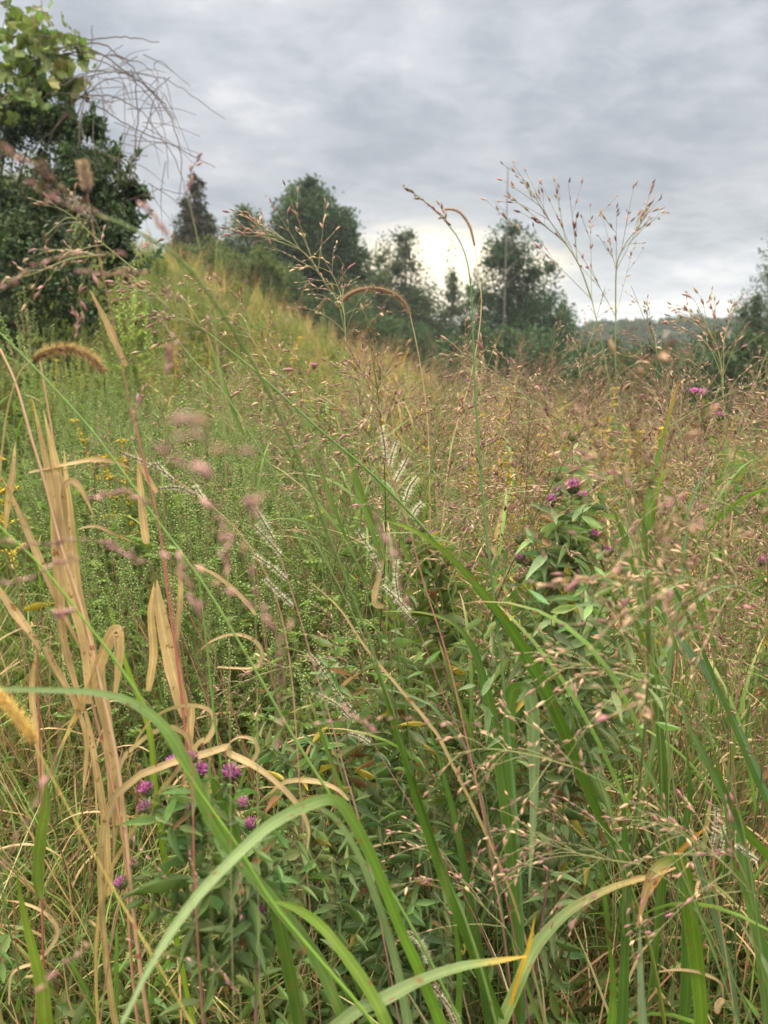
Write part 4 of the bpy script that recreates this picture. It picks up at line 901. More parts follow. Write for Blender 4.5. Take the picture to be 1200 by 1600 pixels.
    h = Hero('broad_grass', 'green blade curving from beneath the bent arch into the bottom edge', 'grass plant', None, 9)
    h.blade([(415, 1405, .78), (455, 1416, .78), (500, 1445, .78), (545, 1500, .77), (585, 1560, .76), (615, 1630, .75)], .77, 28, (.16, .26, .03), None, wp=([0, .2, .6, 1], [.1, .7, 1, 1]), root=True)
    h.blade([(430, 1400, .9), (438, 1450, .9), (452, 1520, .9), (472, 1620, .9)], .9, 30, (.095, .18, .025), wp=([0, .2, .6, 1], [.3, .9, 1, 1])); h.done()
    h = Hero('broad_grass', 'short yellow green blade standing in the bottom left corner', 'grass plant', None, 10)
    h.blade([(24, 1345), (34, 1410), (50, 1480), (66, 1545), (74, 1620)], .8, 34, GY, None, wp=([0, .15, .5, 1], [.02, .35, .9, 1]), root=True); h.done()
    h = Hero('broad_grass', 'olive green blade hanging beside a dark stem near the lower left edge', 'grass plant', None, 11)
    h.blade([(66, 1406), (60, 1370), (64, 1310), (72, 1260), (72, 1215)], .95, 25, (.12, .18, .03), wp=([0, .1, .4, .8, 1], [.05, .85, 1, .6, .1])); h.stem([(58, 1000), (62, 1150), (66, 1300), (68, 1500)], .97, (.001, .0017), REDSTEM); h.done()
    h = Hero('broad_grass', 'narrow yellow green blade standing among the straw stalks at left', 'grass plant', None, 12)
    h.blade([(163, 925), (182, 985), (198, 1040), (215, 1085), (235, 1150), (245, 1250)], 1.0, 13, (.19, .28, .03), wp=([0, .2, .6, 1], [.05, .6, 1, .8]), root=True)
    h.blade([(107, 735), (112, 790), (118, 830), (124, 870)], 1.1, 10, (.17, .27, .04)); h.done()
    # right half blades
    h = Hero('broad_grass', 'broad green blade curving down right of the middle beside the folded pale blade', 'grass plant', None, 13)
    h.blade([(600, 955, 1.1), (660, 957, 1.1), (705, 972, 1.1), (735, 1005, 1.1), (752, 1050, 1.1), (768, 1120, 1.1), (782, 1200, 1.1), (795, 1300, 1.1)], 1.1, 25, (.095, .18, .035), (.2, .28, .05), tl=.3, wp=([0, .2, .5, .8, 1], [.05, .3, 1, 1, .7]), root=True); h.done()
    h = Hero('broad_grass', 'pale blade with an orange tip sweeping up from bottom centre to the right', 'grass plant', None, 14)
    h.blade([(822, 1494, .80), (770, 1502, .80), (720, 1510, .79), (660, 1530, .78), (600, 1560, .77), (530, 1600, .76)], .78, 26, (.19, .27, .10), (.55, .33, .05), tl=.2, wp=([0, .1, .4, 1], [.08, .5, 1, 1]), root=True)
    h.blade([(1075, 1348, .95), (1020, 1368, .95), (960, 1385, .95), (900, 1415, .94), (860, 1450, .93), (830, 1490, .92), (800, 1560, .9)], .93, 24, (.20, .28, .09), (.55, .36, .16), tl=.4, wp=([0, .1, .4, .8, 1], [.06, .35, 1, 1, .6]), root=True)
    h.blade([(836, 1430, .9), (826, 1480, .9), (806, 1540, .9), (786, 1620, .9)], .9, 12, (.55, .38, .05), mat=M_DRY); h.done()
    h = Hero('broad_grass', 'bright upright blade whose folded top turns orange and pink at lower right', 'grass plant', None, 15)
    h.blade([(995, 1450, .9), (1005, 1410, .9), (1018, 1365, .9), (1040, 1346, .91), (1062, 1346, .92), (1073, 1375, .93), (1080, 1440, .94), (1090, 1520, .95), (1096, 1620, .95)], .93, 29, (.14, .245, .025), (.50, .26, .16), tl=.36, wp=([0, .12, .3, .5, 1], [.1, .5, .7, 1, 1]), root=True, tw=.1)
    h.blade([(1110, 1288, 1.0), (1080, 1312, 1.0), (1045, 1350, 1.0), (1010, 1400, 1.0)], 1, 11, (.50, .25, .06), mat=M_DRY); h.done()
    h = Hero('broad_grass', 'pale grey green blade standing straight at the bottom right', 'grass plant', None, 16)
    h.blade([(1000, 1440, .85), (1000, 1480, .85), (1001, 1540, .85), (1004, 1620, .85)], .85, 20, (.24, .32, .19), wp=([0, .2, .5, 1], [.02, .6, 1, 1]), root=True); h.done()
    for i, (pts, d, w, c, tip, lab) in enumerate([
        ([(1062, 588), (1050, 630), (1035, 690), (1018, 750), (1008, 830), (1005, 930), (1022, 1040)], 1.15, 17, (.12, .22, .04), (.50, .30, .04), 'upright blade with a yellow orange tip standing right of the ironweed'),
        ([(935, 690), (985, 780), (1035, 880), (1080, 975), (1120, 1070), (1165, 1180), (1210, 1290)], 1.1, 11, (.10, .19, .05), None, 'thin dark stem-like blade slanting down to the right edge'),
        ([(968, 800), (970, 860), (985, 905), (1030, 955), (1078, 1020), (1112, 1062)], 1.2, 12, (.15, .24, .16), None, 'bluish narrow blade bowed behind the yellow tipped one'),
        ([(1045, 1050), (1075, 1130), (1110, 1200), (1150, 1290), (1172, 1400), (1195, 1520)], 1.0, 27, (.11, .20, .05), (.20, .28, .12), 'broad blade running down near the right edge'),
        ([(1110, 1160), (1135, 1240), (1165, 1300), (1215, 1360)], 1.0, 24, (.13, .23, .03), None, 'second broad blade leaning out at the right edge'),
        ([(1150, 1430), (1180, 1480), (1210, 1540)], .9, 18, PG, None, 'pale blade crossing the right edge near the bottom'),
        ([(970, 1180), (975, 1280), (978, 1400), (972, 1600)], 1.1, 26, (.085, .17, .03), None, 'dark upright blade left of the folded orange one'),
        ([(1070, 1150), (1078, 1240), (1065, 1330), (1072, 1420)], 1.1, 22, (.09, .18, .035), None, 'dark blade between the two broad right hand blades'),
        ([(700, 1380), (712, 1450), (718, 1530), (712, 1640)], 1.0, 20, (.10, .19, .03), None, 'short upright green blade under the pale sweeping blade'),
        ([(945, 1450), (955, 1500), (958, 1560), (950, 1640)], 1.0, 22, (.12, .22, .025), None, 'bright short blade rising from the bottom edge at right'),
        ([(660, 1100), (690, 1200), (715, 1300), (735, 1420), (750, 1500)], 1.15, 22, (.08, .16, .03), None, 'dark blade seen behind the long leaning stem'),
        ([(560, 1075), (610, 1078), (660, 1095), (690, 1120)], 1.25, 8, (.2, .29, .16), None, 'thin curved bluish blade over the middle foliage'),
        ([(640, 1165), (700, 1180), (745, 1225), (760, 1290)], 1.25, 9, (.2, .29, .15), None, 'thin curved pale blade below the middle'),
        ([(850, 1095), (905, 1100), (960, 1125), (1000, 1180)], 1.3, 9, (.17, .26, .10), None, 'thin arched blade behind the folded pale blade'),
        ([(1130, 700), (1100, 740), (1075, 800), (1065, 900)], 1.5, 12, (.20, .30, .14), None, 'pale curling blade in the upper right grasses'),
        ([(1200, 935), (1150, 915), (1100, 930), (1060, 985)], 1.4, 10, (.22, .31, .17), None, 'pale arched blade touching the right edge'),
        ([(985, 1290), (1035, 1295), (1075, 1320), (1100, 1380)], 1.1, 12, (.16, .25, .15), None, 'bluish arched blade above the orange fold')]):
        h = Hero('grass_blade', lab, 'grass blade', None, 30 + i); h.blade(pts, d, w, c, tip, wp=([0, .2, .5, .8, 1], [.03, .55, 1, 1, .7]), root=True); h.done()

    # ---- straw coloured stalks at the left
    h = Hero('straw_stalk', 'leftmost tall straw stalk with broad peeling tan leaves', 'dry grass', None, 50)
    h.stem([(0, 545), (25, 600), (48, 680), (72, 760), (95, 850), (130, 960), (160, 1080), (185, 1200), (200, 1330), (215, 1480)], .95, (.0014, .0032), (.42, .28, .17), base=(.36, .24, .12))
    for pts, w in [([(50, 620), (68, 700), (86, 790), (92, 900), (100, 1000), (130, 1110)], 24), ([(68, 640), (95, 770), (97, 880), (130, 1000), (140, 1100)], 30), ([(0, 740), (30, 800), (60, 870), (90, 940), (125, 1010)], 17), ([(-10, 905), (15, 945), (45, 985), (62, 1015)], 20),
                   ([(24, 690), (20, 740), (14, 775), (8, 830)], 16), ([(205, 733), (180, 722), (150, 718), (110, 724), (45, 738)], 11), ([(150, 815), (135, 780), (122, 758), (108, 752), (98, 775), (112, 860)], 13),
                   ([(80, 1200), (118, 1120), (148, 1060), (170, 1000), (184, 986), (186, 1030), (180, 1085)], 27), ([(130, 1240), (135, 1160), (118, 1100), (85, 1040), (70, 1010)], 18), ([(215, 850), (180, 835), (150, 822), (122, 826)], 8)]:
        h.blade(pts, .95, w, np.array(TAN) * np.exp(h.rng.normal(0, .12)), STRAW, wp=([0, .15, .5, .85, 1], [.04, .6, 1, .85, .5]), tw=.9)
    h.done()
    h = Hero('straw_stalk', 'reddish straw stalk with long upright tan leaves left of the purple flowers', 'dry grass', None, 51)
    h.stem([(62, 560), (85, 700), (100, 830), (118, 960), (140, 1080), (170, 1200), (195, 1330), (205, 1500)], 1.0, (.0011, .0026), (.36, .20, .13), base=(.40, .28, .14))
    for pts, w in [([(100, 700), (108, 800), (120, 920), (150, 1060), (178, 1180)], 26), ([(172, 985), (158, 1050), (168, 1130), (175, 1210), (182, 1290)], 26), ([(60, 1000), (50, 1080), (62, 1180), (74, 1290)], 15), ([(125, 1080), (140, 1140), (150, 1200), (165, 1290), (170, 1400)], 16)]:
        h.blade(pts, 1.0, w, np.array(TAN) * np.exp(h.rng.normal(0, .15)), TAN2, tw=.4)
    h.done()
    h = Hero('straw_stalk', 'second straw clump with two wide flat leaves and a dark red stem', 'dry grass', None, 52)
    h.stem([(205, 640), (225, 720), (248, 820), (262, 930), (278, 1040), (290, 1150), (300, 1280), (305, 1420)], 1.05, (.0010, .0028), (.36, .12, .10), base=(.40, .24, .14))
    for pts, w in [([(245, 905), (250, 950), (262, 1010), (276, 1070), (290, 1120)], 32), ([(241, 910), (236, 960), (240, 1020), (232, 1080)], 18), ([(215, 705), (220, 770), (226, 830), (230, 850)], 17), ([(280, 880), (282, 930), (276, 1000)], 14),
                   ([(285, 1260), (292, 1200), (296, 1150), (300, 1100)], 18), ([(140, 452), (160, 490), (178, 530), (198, 572)], 15), ([(210, 700), (225, 735), (245, 770)], 12), ([(300, 880), (340, 900), (375, 930), (400, 960)], 10)]:
        h.blade(pts, 1.05, w, np.array(TAN) * np.exp(h.rng.normal(0, .15)), None, tw=.35)
    h.done()
    curls = [([(306, 1022), (330, 1002), (362, 991), (392, 997), (408, 1014), (406, 1036), (388, 1044), (340, 1042)], .95, 9, 'thin straw leaf curled into a loop left of the middle'),
             ([(480, 1332), (482, 1295), (468, 1262), (438, 1228), (400, 1198), (360, 1178), (338, 1172)], .9, 19, 'wide straw leaf arching down to a brown tip above the purple flowers'),
             ([(350, 1168), (372, 1152), (396, 1156), (402, 1175), (388, 1194), (362, 1200)], 1.0, 10, 'small looped straw leaf behind the wide arching one'),
             ([(196, 1215), (212, 1160), (245, 1118), (290, 1102), (325, 1108), (336, 1130), (322, 1158), (298, 1176)], .95, 11, 'long straw leaf bowed over the upper lower-left foliage'),
             ([(412, 1250), (445, 1222), (490, 1220), (525, 1232), (545, 1250)], 1.0, 12, 'brownish curved leaf just above the bent green arch'),
             ([(170, 1450), (178, 1330), (180, 1240), (205, 1170)], 1.0, 10, 'straight straw strip beside the lower left stalks'),
             ([(0, 1405), (40, 1412), (75, 1430), (90, 1460), (60, 1500), (20, 1520), (14, 1570)], 1.1, 9, 'curled brown leaf near the bottom left corner'),
             ([(1130, 1560), (1125, 1535), (1095, 1520), (1060, 1515), (1030, 1518)], .95, 8, 'pale straw hook at the bottom right'),
             ([(1120, 1585), (1122, 1570), (1130, 1560)], .95, 18, 'short pale straw stub at the bottom right'),
             ([(640, 850), (690, 870), (740, 930), (780, 990)], 1.6, 8, 'thin tan leaf slanting behind the white plumes'),
             ([(792, 770), (780, 820), (772, 860), (790, 920), (800, 945)], 1.9, 14, 'forked tan leaf standing left of the ironweed'),
             ([(700, 745), (730, 770), (755, 800), (775, 860), (782, 880)], 1.9, 14, 'pinkish tan leaf bending down behind the thin straight stem'),
             ([(600, 870), (592, 900), (585, 940), (600, 948)], 1.1, 16, 'small papery pale leaf below the white plumes'),
             ([(480, 905), (530, 950), (570, 1010), (620, 1070), (670, 1130), (700, 1180)], 1.0, 8, 'long straw coloured stem strip crossing the centre')]
    for i, (pts, d, w, lab) in enumerate(curls):
        h = Hero('dry_leaf', lab, 'dry leaf', None, 70 + i); h.blade(pts, d, w, np.array(TAN2) * np.exp(h.rng.normal(-.15, .15)), STRAW if i % 2 else RUST, tw=.7, tl=.15, wp=([0, .15, .5, .85, 1], [.05, .6, 1, .8, .4]), root=i in (1, 3, 5, 13), mat=M_DRY); h.done()

    # ---- foxtails
    h = Hero('foxtail_grass', 'upright bristly pink foxtail on a thin red stem before the left shrub', 'grass plant', None, 90)
    h.foxtail([(129, 254), (133, 275), (136, 302)], .72, .0074, (.34, .25, .22), 650, .003); h.stem([(136, 300), (150, 380), (176, 500), (205, 640), (236, 760), (262, 900), (285, 1060), (300, 1200), (305, 1400)], .74, (.0004, .0011), (.27, .13, .09)); h.done()
    h = Hero('foxtail_grass', 'arched brown foxtail nodding over the left meadow below the yellow goldenrod', 'grass plant', None, 91)
    h.foxtail([(162, 580), (140, 558), (112, 546), (80, 548), (52, 562)], .8, .0090, (.38, .26, .15), 1100, .003); h.stem([(52, 562), (30, 585), (12, 640), (2, 720), (-10, 850), (-30, 1100)], .82, (.0007, .0016), (.35, .28, .12)); h.done()
    h = Hero('foxtail_grass', 'arched tan foxtail in the middle distance below the thin crowned tree', 'grass plant', None, 92)
    h.foxtail([(640, 488), (620, 462), (585, 451), (550, 458), (525, 480)], 1.7, .012, (.42, .28, .20), 800, .005); h.stem([(640, 488), (655, 560), (668, 660), (672, 800)], 1.72, (.0010, .002), (.42, .30, .16)); h.done()
    h = Hero('foxtail_grass', 'golden yellow foxtail leaning in from the left edge below the middle', 'grass plant', None, 93)
    h.foxtail([(-14, 1075), (10, 1100), (35, 1128), (55, 1162)], .62, .0075, (.60, .42, .16), 900, .0030); h.stem([(53, 1160), (100, 1250), (150, 1340), (195, 1420), (260, 1530)], .64, (.0005, .0009), (.42, .33, .10)); h.done()
    h = Hero('foxtail_grass', 'small drooping foxtail against the bright gap in the trees', 'grass plant', None, 94)
    h.foxtail([(690, 327), (715, 330), (733, 352), (742, 385)], 1.9, .010, (.45, .33, .27), 400, .003); h.stem([(742, 385), (752, 480), (735, 590), (705, 700), (690, 830)], 1.9, (.0010, .002), (.45, .34, .2)); h.done()
    h = Hero('foxtail_grass', 'narrow brown bristly spike standing left of the purple flowers', 'grass plant', None, 95)
    h.foxtail([(217, 1195), (216, 1225), (214, 1258)], 1.0, .0055, (.36, .22, .12), 260, .002); h.stem([(214, 1258), (208, 1330), (190, 1400), (170, 1500)], 1.0, (.001, .0016), (.30, .18, .12)); h.done()

    # ---- white silky plumes
    h = Hero('plume_grass', 'grass with four short white silky spikes in the centre of the view', 'grass plant', None, 100)
    for p in ([(596, 667), (600, 690), (603, 715)], [(620, 690), (613, 710), (609, 728)], [(636, 717), (626, 735), (617, 752)], [(652, 745), (640, 762), (633, 782)], [(660, 786), (650, 796), (643, 810)]):
        h.plume(p, 1.0, .0066, 240)
    h.stem([(603, 715), (612, 745), (625, 785), (640, 830), (665, 920), (700, 1030), (730, 1160), (760, 1300)], 1.0, (.0006, .0014), (.33, .15, .12)); h.done()
    h = Hero('plume_grass', 'grass with a long dark white haired spike right below the centre plumes', 'grass plant', None, 101)
    for p in ([(558, 828), (580, 862), (602, 905), (622, 945), (650, 975)], [(620, 875), (618, 905), (624, 940)], [(598, 916), (620, 935), (640, 955)]): h.plume(p, 1.0, .0062, 330)
    h.stem([(650, 975), (668, 1020), (690, 1080), (720, 1150), (750, 1240), (790, 1400)], 1.0, (.0006, .0014), (.22, .10, .10)); h.done()
    h = Hero('plume_grass', 'pink stemmed grass with white silky spikes left of the centre', 'grass plant', None, 102)
    for p in ([(395, 786), (410, 812), (428, 842)], [(398, 822), (420, 845), (440, 868)], [(398, 868), (425, 885), (447, 905)], [(415, 905), (440, 930), (458, 948)]): h.plume(p, .95, .0066, 260)
    h.stem([(428, 842), (448, 900), (470, 970), (490, 1040), (515, 1120), (540, 1210), (563, 1290), (590, 1420)], .95, (.0006, .0013), (.34, .19, .16)); h.done()
    h = Hero('plume_grass', 'grass with fine white silky spikes left of the blurred pink seeds', 'grass plant', None, 103)
    for p in ([(190, 708), (225, 722), (262, 742)], [(245, 722), (258, 738), (272, 750)], [(252, 763), (280, 762), (302, 772)], [(305, 758), (312, 770), (322, 782)]): h.plume(p, .95, .005, 240)
    h.stem([(262, 742), (320, 782), (380, 840), (430, 930), (455, 1050), (470, 1250)], .96, (.0005, .0012), (.40, .25, .16)); h.done()
    h = Hero('plume_grass', 'dark leaning spike with white hairs over the deep green centre foliage', 'grass plant', None, 104)
    for p in ([(483, 1020), (505, 1048), (530, 1085), (560, 1120)], [(498, 1085), (525, 1100), (548, 1122)], [(545, 1145), (565, 1152), (578, 1162)]): h.plume(p, 1.05, .006, 280)
    h.stem([(560, 1120), (600, 1190), (650, 1270), (710, 1370)], 1.05, (.0006, .0013), (.22, .10, .10)); h.done()
    h = Hero('plume_grass', 'short furry pale spike in the lowest grass at bottom centre', 'grass plant', None, 105)
    for p in ([(640, 1455), (662, 1480), (672, 1510)], [(675, 1540), (700, 1570), (715, 1600)]): h.plume(p, .9, .008, 260)
    h.stem([(672, 1510), (690, 1560), (720, 1620)], .9, (.0008, .0014), (.3, .2, .12)); h.done()
    h = Hero('plume_grass', 'white haired spikes between the blades at the lower right', 'grass plant', None, 106)
    for p in ([(1120, 1262), (1118, 1290), (1112, 1320)], [(1128, 1290), (1130, 1310), (1122, 1340)], [(1150, 1320), (1170, 1335), (1185, 1345)]): h.plume(p, 1.0, .0065, 240)
    h.stem([(1112, 1320), (1120, 1400), (1135, 1500), (1150, 1620)], 1.0, (.0007, .0014), (.36, .24, .14)); h.done()

    # ---- open seed heads of near grasses
    hs = [
     ('open seed head with purple spikelets in front of the round tree', [(392, 350), (420, 365), (455, 380), (485, 405), (500, 430)], [(500, 430), (530, 480), (545, 560), (560, 640), (580, 740), (600, 860)], 1.15, .085, 7, .0055),
     ('tall airy seed head reaching highest into the sky at right, tipped to the left', [(834, 304), (852, 335), (880, 375), (905, 415), (925, 470)], [(925, 470), (945, 560), (960, 660), (978, 780), (1000, 900), (1030, 1050)], 1.0, .115, 6, .0050),
     ('slim seed head beside it in the sky at right, tipped to the right', [(1020, 312), (1000, 350), (975, 385), (963, 420), (962, 500)], [(962, 500), (962, 580), (975, 690), (990, 800), (1010, 920)], 1.05, .085, 6, .0050),
     ('dense pinkish seed head hanging over the middle of the meadow', [(390, 590), (440, 600), (500, 625), (560, 650), (620, 690)], [(620, 690), (680, 740), (760, 850), (840, 980), (900, 1120)], 1.0, .085, 9, .0050),
     ('seed head spread over the ridge left of the arched foxtail', [(500, 395), (520, 430), (535, 470), (540, 520)], [(540, 520), (545, 600), (560, 700), (585, 800)], 1.3, .09, 7, .0055),
     ('red brown seed head crossing the dark hedge right of centre', [(690, 545), (730, 560), (780, 590), (830, 625), (880, 660)], [(880, 660), (940, 740), (1000, 860), (1060, 1000)], 1.1, .10, 8, .0052),
     ('seed head fanned out over the upper right grasses', [(1205, 590), (1150, 610), (1090, 640), (1040, 670)], [(1040, 670), (1000, 740), (980, 840), (990, 1000)], 1.2, .12, 8, .0052),
     ('pale seed head slanting in from the right edge at mid height', [(870, 708), (930, 725), (1000, 745), (1070, 765), (1140, 790)], [(1140, 790), (1190, 830), (1230, 900), (1260, 1100)], .9, .07, 8, .0055),
     ('seed head whose pale branches cross the right edge below the middle', [(1000, 900), (1060, 905), (1120, 915), (1180, 930)], [(1180, 930), (1220, 980), (1250, 1100)], .85, .09, 8, .0058),
     ('loose tan seed head over the lower right grasses', [(850, 1030), (920, 1040), (990, 1060), (1060, 1090)], [(1060, 1090), (1110, 1150), (1150, 1250), (1180, 1420)], .85, .10, 8, .0060),
     ('tan seed head lying across the pale folded blade', [(700, 1180), (760, 1170), (830, 1180), (900, 1200)], [(900, 1200), (970, 1240), (1040, 1320), (1100, 1450)], .85, .08, 7, .0060),
     ('drooping seed head at the right above the purple aster', [(1090, 480), (1110, 520), (1125, 560), (1130, 620)], [(1130, 620), (1135, 720), (1130, 850), (1120, 1000)], 1.1, .11, 8, .0050),
     ('seed head among the stalks at the upper left', [(10, 440), (60, 425), (110, 405), (165, 398)], [(-10, 455), (-30, 600), (-40, 900)], .85, .05, 5, .0052),
     ('seed head left of the shrub foot over the goldenrod', [(75, 365), (110, 340), (150, 372), (215, 425)], [(215, 425), (240, 485), (300, 560), (380, 660)], .95, .06, 5, .0055),
     ('wispy seed head over the blue green foliage at lower right', [(800, 1300), (860, 1320), (930, 1340), (1000, 1350)], [(1000, 1350), (1060, 1390), (1120, 1480)], .9, .11, 8, .0055),
     ('seed head at the bottom right corner among the blades', [(1000, 1250), (1060, 1300), (1120, 1340), (1180, 1400)], [(1180, 1400), (1220, 1480), (1230, 1600)], .85, .10, 8, .0058),
     ('seed head low over the brown stalks at bottom centre', [(640, 1300), (690, 1330), (740, 1400), (790, 1450)], [(790, 1450), (830, 1520), (860, 1620)], .95, .09, 7, .0055),
     ('dark purple seed head left of the centre foliage', [(560, 560), (570, 600), (590, 650)], [(590, 650), (610, 740), (640, 860)], 1.5, .12, 8, .0055),
     ('seed head hanging in front of the left ridge', [(300, 420), (350, 470), (400, 540), (440, 600)], [(440, 600), (500, 700), (540, 820)], 1.2, .08, 7, .0055),
     ('brown seed head over the yellow goldenrod patch at right', [(700, 820), (740, 800), (790, 780), (860, 775)], [(860, 775), (930, 800), (980, 880), (1010, 1000)], 1.3, .11, 8, .0055),
     ('reddish seed head in the middle grasses below the white plumes', [(640, 900), (670, 870), (720, 850), (700, 920)], [(700, 920), (720, 1010), (745, 1150)], 1.2, .07, 6, .0055),
     ('low reddish seed head over the dark foliage in the centre', [(330, 1090), (370, 1070), (420, 1050), (460, 1040)], [(460, 1040), (500, 1100), (540, 1230)], 1.1, .05, 5, .0055),
    ]
    for i, (lab, hp, sp_, d, bl, wh, sl) in enumerate(hs):
        h = Hero('seed_grass', lab, 'grass plant', None, 120 + i); h.head(hp, d, bl * 1.5, max(wh - 1, 4), sl, dens=.8, sub=2, ang=(.28, .62) if i in (0, 1, 2, 11) else (.5, 1.2), droop=.05 if i in (0, 1, 2) else .4, cs=(SEEDC, SEEDT, SEEDC) if 'tan' in lab or 'pale' in lab else (SEEDC, SEEDP, SEEDT)); h.stem(sp_, d, (.0006, .0014), (.14, .20, .07), nodes=False)
        h.blade([(sp_[-1][0] - 60, sp_[-1][1] - 150), (sp_[-1][0] - 30, sp_[-1][1] - 60), (sp_[-1][0], sp_[-1][1] + 20)], d, 9, (.12, .2, .04), TAN); h.done()
    # strings of spikelets very near the lens, out of focus
    near = [('blurred pink spikelets floating close to the lens left of centre', [[(265, 690, .27), (300, 680, .27), (345, 700, .27), (400, 708, .28)], [(290, 655, .27), (330, 665, .27)], [(270, 715, .28), (310, 735, .28), (340, 742, .28)], [(395, 790, .3), (412, 770, .3)]], (400, 708, .28), 5, .0050),
            ('blurred chain of pink spikelets hanging past the ragweed', [[(330, 790, .4), (372, 850, .4), (400, 920, .4), (430, 985, .41)], [(280, 880, .42), (300, 930, .42), (312, 965, .42)], [(430, 985, .41), (435, 1040, .41), (440, 1090, .42), (428, 1170, .42)], [(265, 870, .40), (330, 900, .4), (390, 940, .4), (455, 985, .4)], [(350, 830, .42), (352, 900, .42)]], (455, 985, .4), 8, .0056),
            ('blurred spikelets over the plumes right of the centre', [[(590, 820, .42), (612, 850, .42), (620, 895, .42), (635, 950, .42)]], (635, 950, .42), 7, .0056),
            ('blurred spikelets drooping at the left edge above the arching blade', [[(5, 845, .5), (60, 850, .5), (110, 842, .5), (170, 850, .5), (235, 880, .5)], [(0, 910, .5), (40, 905, .5), (90, 880, .5), (130, 870, .5)], [(150, 780, .5), (200, 770, .5), (240, 790, .5)], [(170, 850, .5), (200, 870, .5), (225, 880, .5)], [(95, 960, .5), (120, 950, .5)]], (235, 880, .5), 12, .0052),
            ('blurred spikelets and stem slanting across the lower left corner', [[(0, 1370, .42), (20, 1320, .42), (45, 1280, .42)], [(60, 1250, .42), (90, 1180, .42), (95, 1130, .42)], [(70, 1540, .45), (110, 1500, .45), (140, 1480, .45)]], (0, 1380, .42), 5, .0052),
            ('string of pale pink spikelets across the lower centre', [[(500, 1130, .6), (560, 1122, .6), (620, 1120, .6), (700, 1130, .6)], [(540, 1110, .6), (570, 1130, .6), (590, 1145, .6)], [(700, 1130, .6), (780, 1140, .62), (860, 1180, .62), (940, 1200, .62)]], (940, 1200, .62), 10, .0050),
            ('pale beaded seed branch crossing the lower left leaves', [[(195, 1298, .8), (225, 1330, .8), (245, 1355, .8), (262, 1372, .8)], [(205, 1470, .8), (250, 1488, .8), (300, 1502, .8), (352, 1525, .8), (372, 1550, .8)], [(298, 1338, .8), (305, 1362, .8), (310, 1390, .8)], [(375, 1355, .8), (376, 1400, .8), (375, 1440, .8)], [(335, 1500, .8), (355, 1530, .8), (375, 1552, .8)]], (375, 1552, .8), 7, .0050),
            ('blurred pink spikelets before the dark shrub at the upper left', [[(60, 300, .45), (100, 318, .46), (140, 340, .46)], [(230, 325, .5), (250, 350, .5), (262, 372, .5)], [(130, 428, .5), (180, 428, .5), (235, 425, .5)], [(10, 445, .5), (45, 425, .5), (80, 405, .5), (130, 395, .5), (200, 400, .5)]], (262, 372, .5), 9, .0050),
            ('hanging spikelet branch at the left of the meadow slope', [[(335, 430, .8), (345, 450, .8), (330, 490, .8), (322, 520, .8)], [(262, 445, .8), (258, 480, .8), (255, 515, .8)], [(225, 605, .8), (212, 640, .8), (210, 690, .8)], [(115, 485, .8), (122, 505, .8), (118, 530, .8)], [(270, 530, .55), (264, 560, .55), (262, 585, .55)]], (335, 430, .8), 11, .0052),
            ('pink spikelet branch standing left of the dark cedar', [[(310, 247, .75), (300, 265, .75), (297, 285, .75), (293, 302, .75)]], (293, 302, .75), 11, .0062)]
    for i, (lab, br, j, n, sl) in enumerate(near):
        h = Hero('seed_grass', lab, 'grass plant', None, 160 + i)
        for p in br: h.spray(p, .4, n, sl, (SEEDP, SEEDC, (.45, .25, .25)))
        x, y, d = j; h.stem([(x, y), (x + 30 * (1 if i % 2 else .3), y + 150), (x + 60, y + 420), (x + 70, max(y + 700, 1500))], d, (.0002, .00035) if d < .7 else (.0004, .0008), (.22, .22, .10), nodes=False); h.done()

    # ---- ironweed and asters with magenta heads
    def flowerplant(name, label, mainp, d, heads, nl, L, w, seed, c=FORB, side=4, hs_=.017):
        h = Hero(name, label, 'wildflower', None, seed); rng = h.rng; st, lf = G(), G(); A = path(mainp, d, 34, True)[::-1]; leafy_stem(rng, st, lf, A, nl, L, w, c, .0034, .12, .97, .35, .55, cst=(.26, .15, .13))
        for px, py, op, s in heads:
            e = at(px, py, d - .03 + rng.normal(0, .03)); dist = np.linalg.norm(A - e, axis=1); k = max(3, int(dist.argmin()) - rng.randint(2, 5)); u = np.array([A[k], (A[k] + e) / 2 + [0, 0, -.012], e])
            Q = curve(u, 10); leafy_stem(rng, st, lf, Q, 9, L * .62, w * .95, c, .0016, .15, .95, .35, .6, cst=(.22, .17, .10)); gi, gp = G(), G(); flower_head(gi, gp, rng, e, nrm(Q[-1] - Q[-2] + [0, -.006, .012]), hs_ * s * .95, op); h.parts += [('flower_bud', gi, M_LEAF), ('florets', gp, M_PETAL)]
        for i in range(side):
            k = rng.randint(13, 28); a = rng.rand() * 6.28; l = (.16 if side > 20 else .13) * rng.uniform(.6, 1.3) * (1.9 - k / 22); u = np.linspace(0, 1, 8)[:, None]; Q = A[k] + nrm(np.array([math.cos(a), math.sin(a), .85])) * l * u + np.array([0, 0, .25]) * l * u ** 2; leafy_stem(rng, st, lf, Q, 14, L * .85, w, c, .0016, .1, 1, .3)
        h.parts += [('stem', st, M_STEM), ('leaves', lf, M_LEAF)]; h.root = A[0]; h.done()
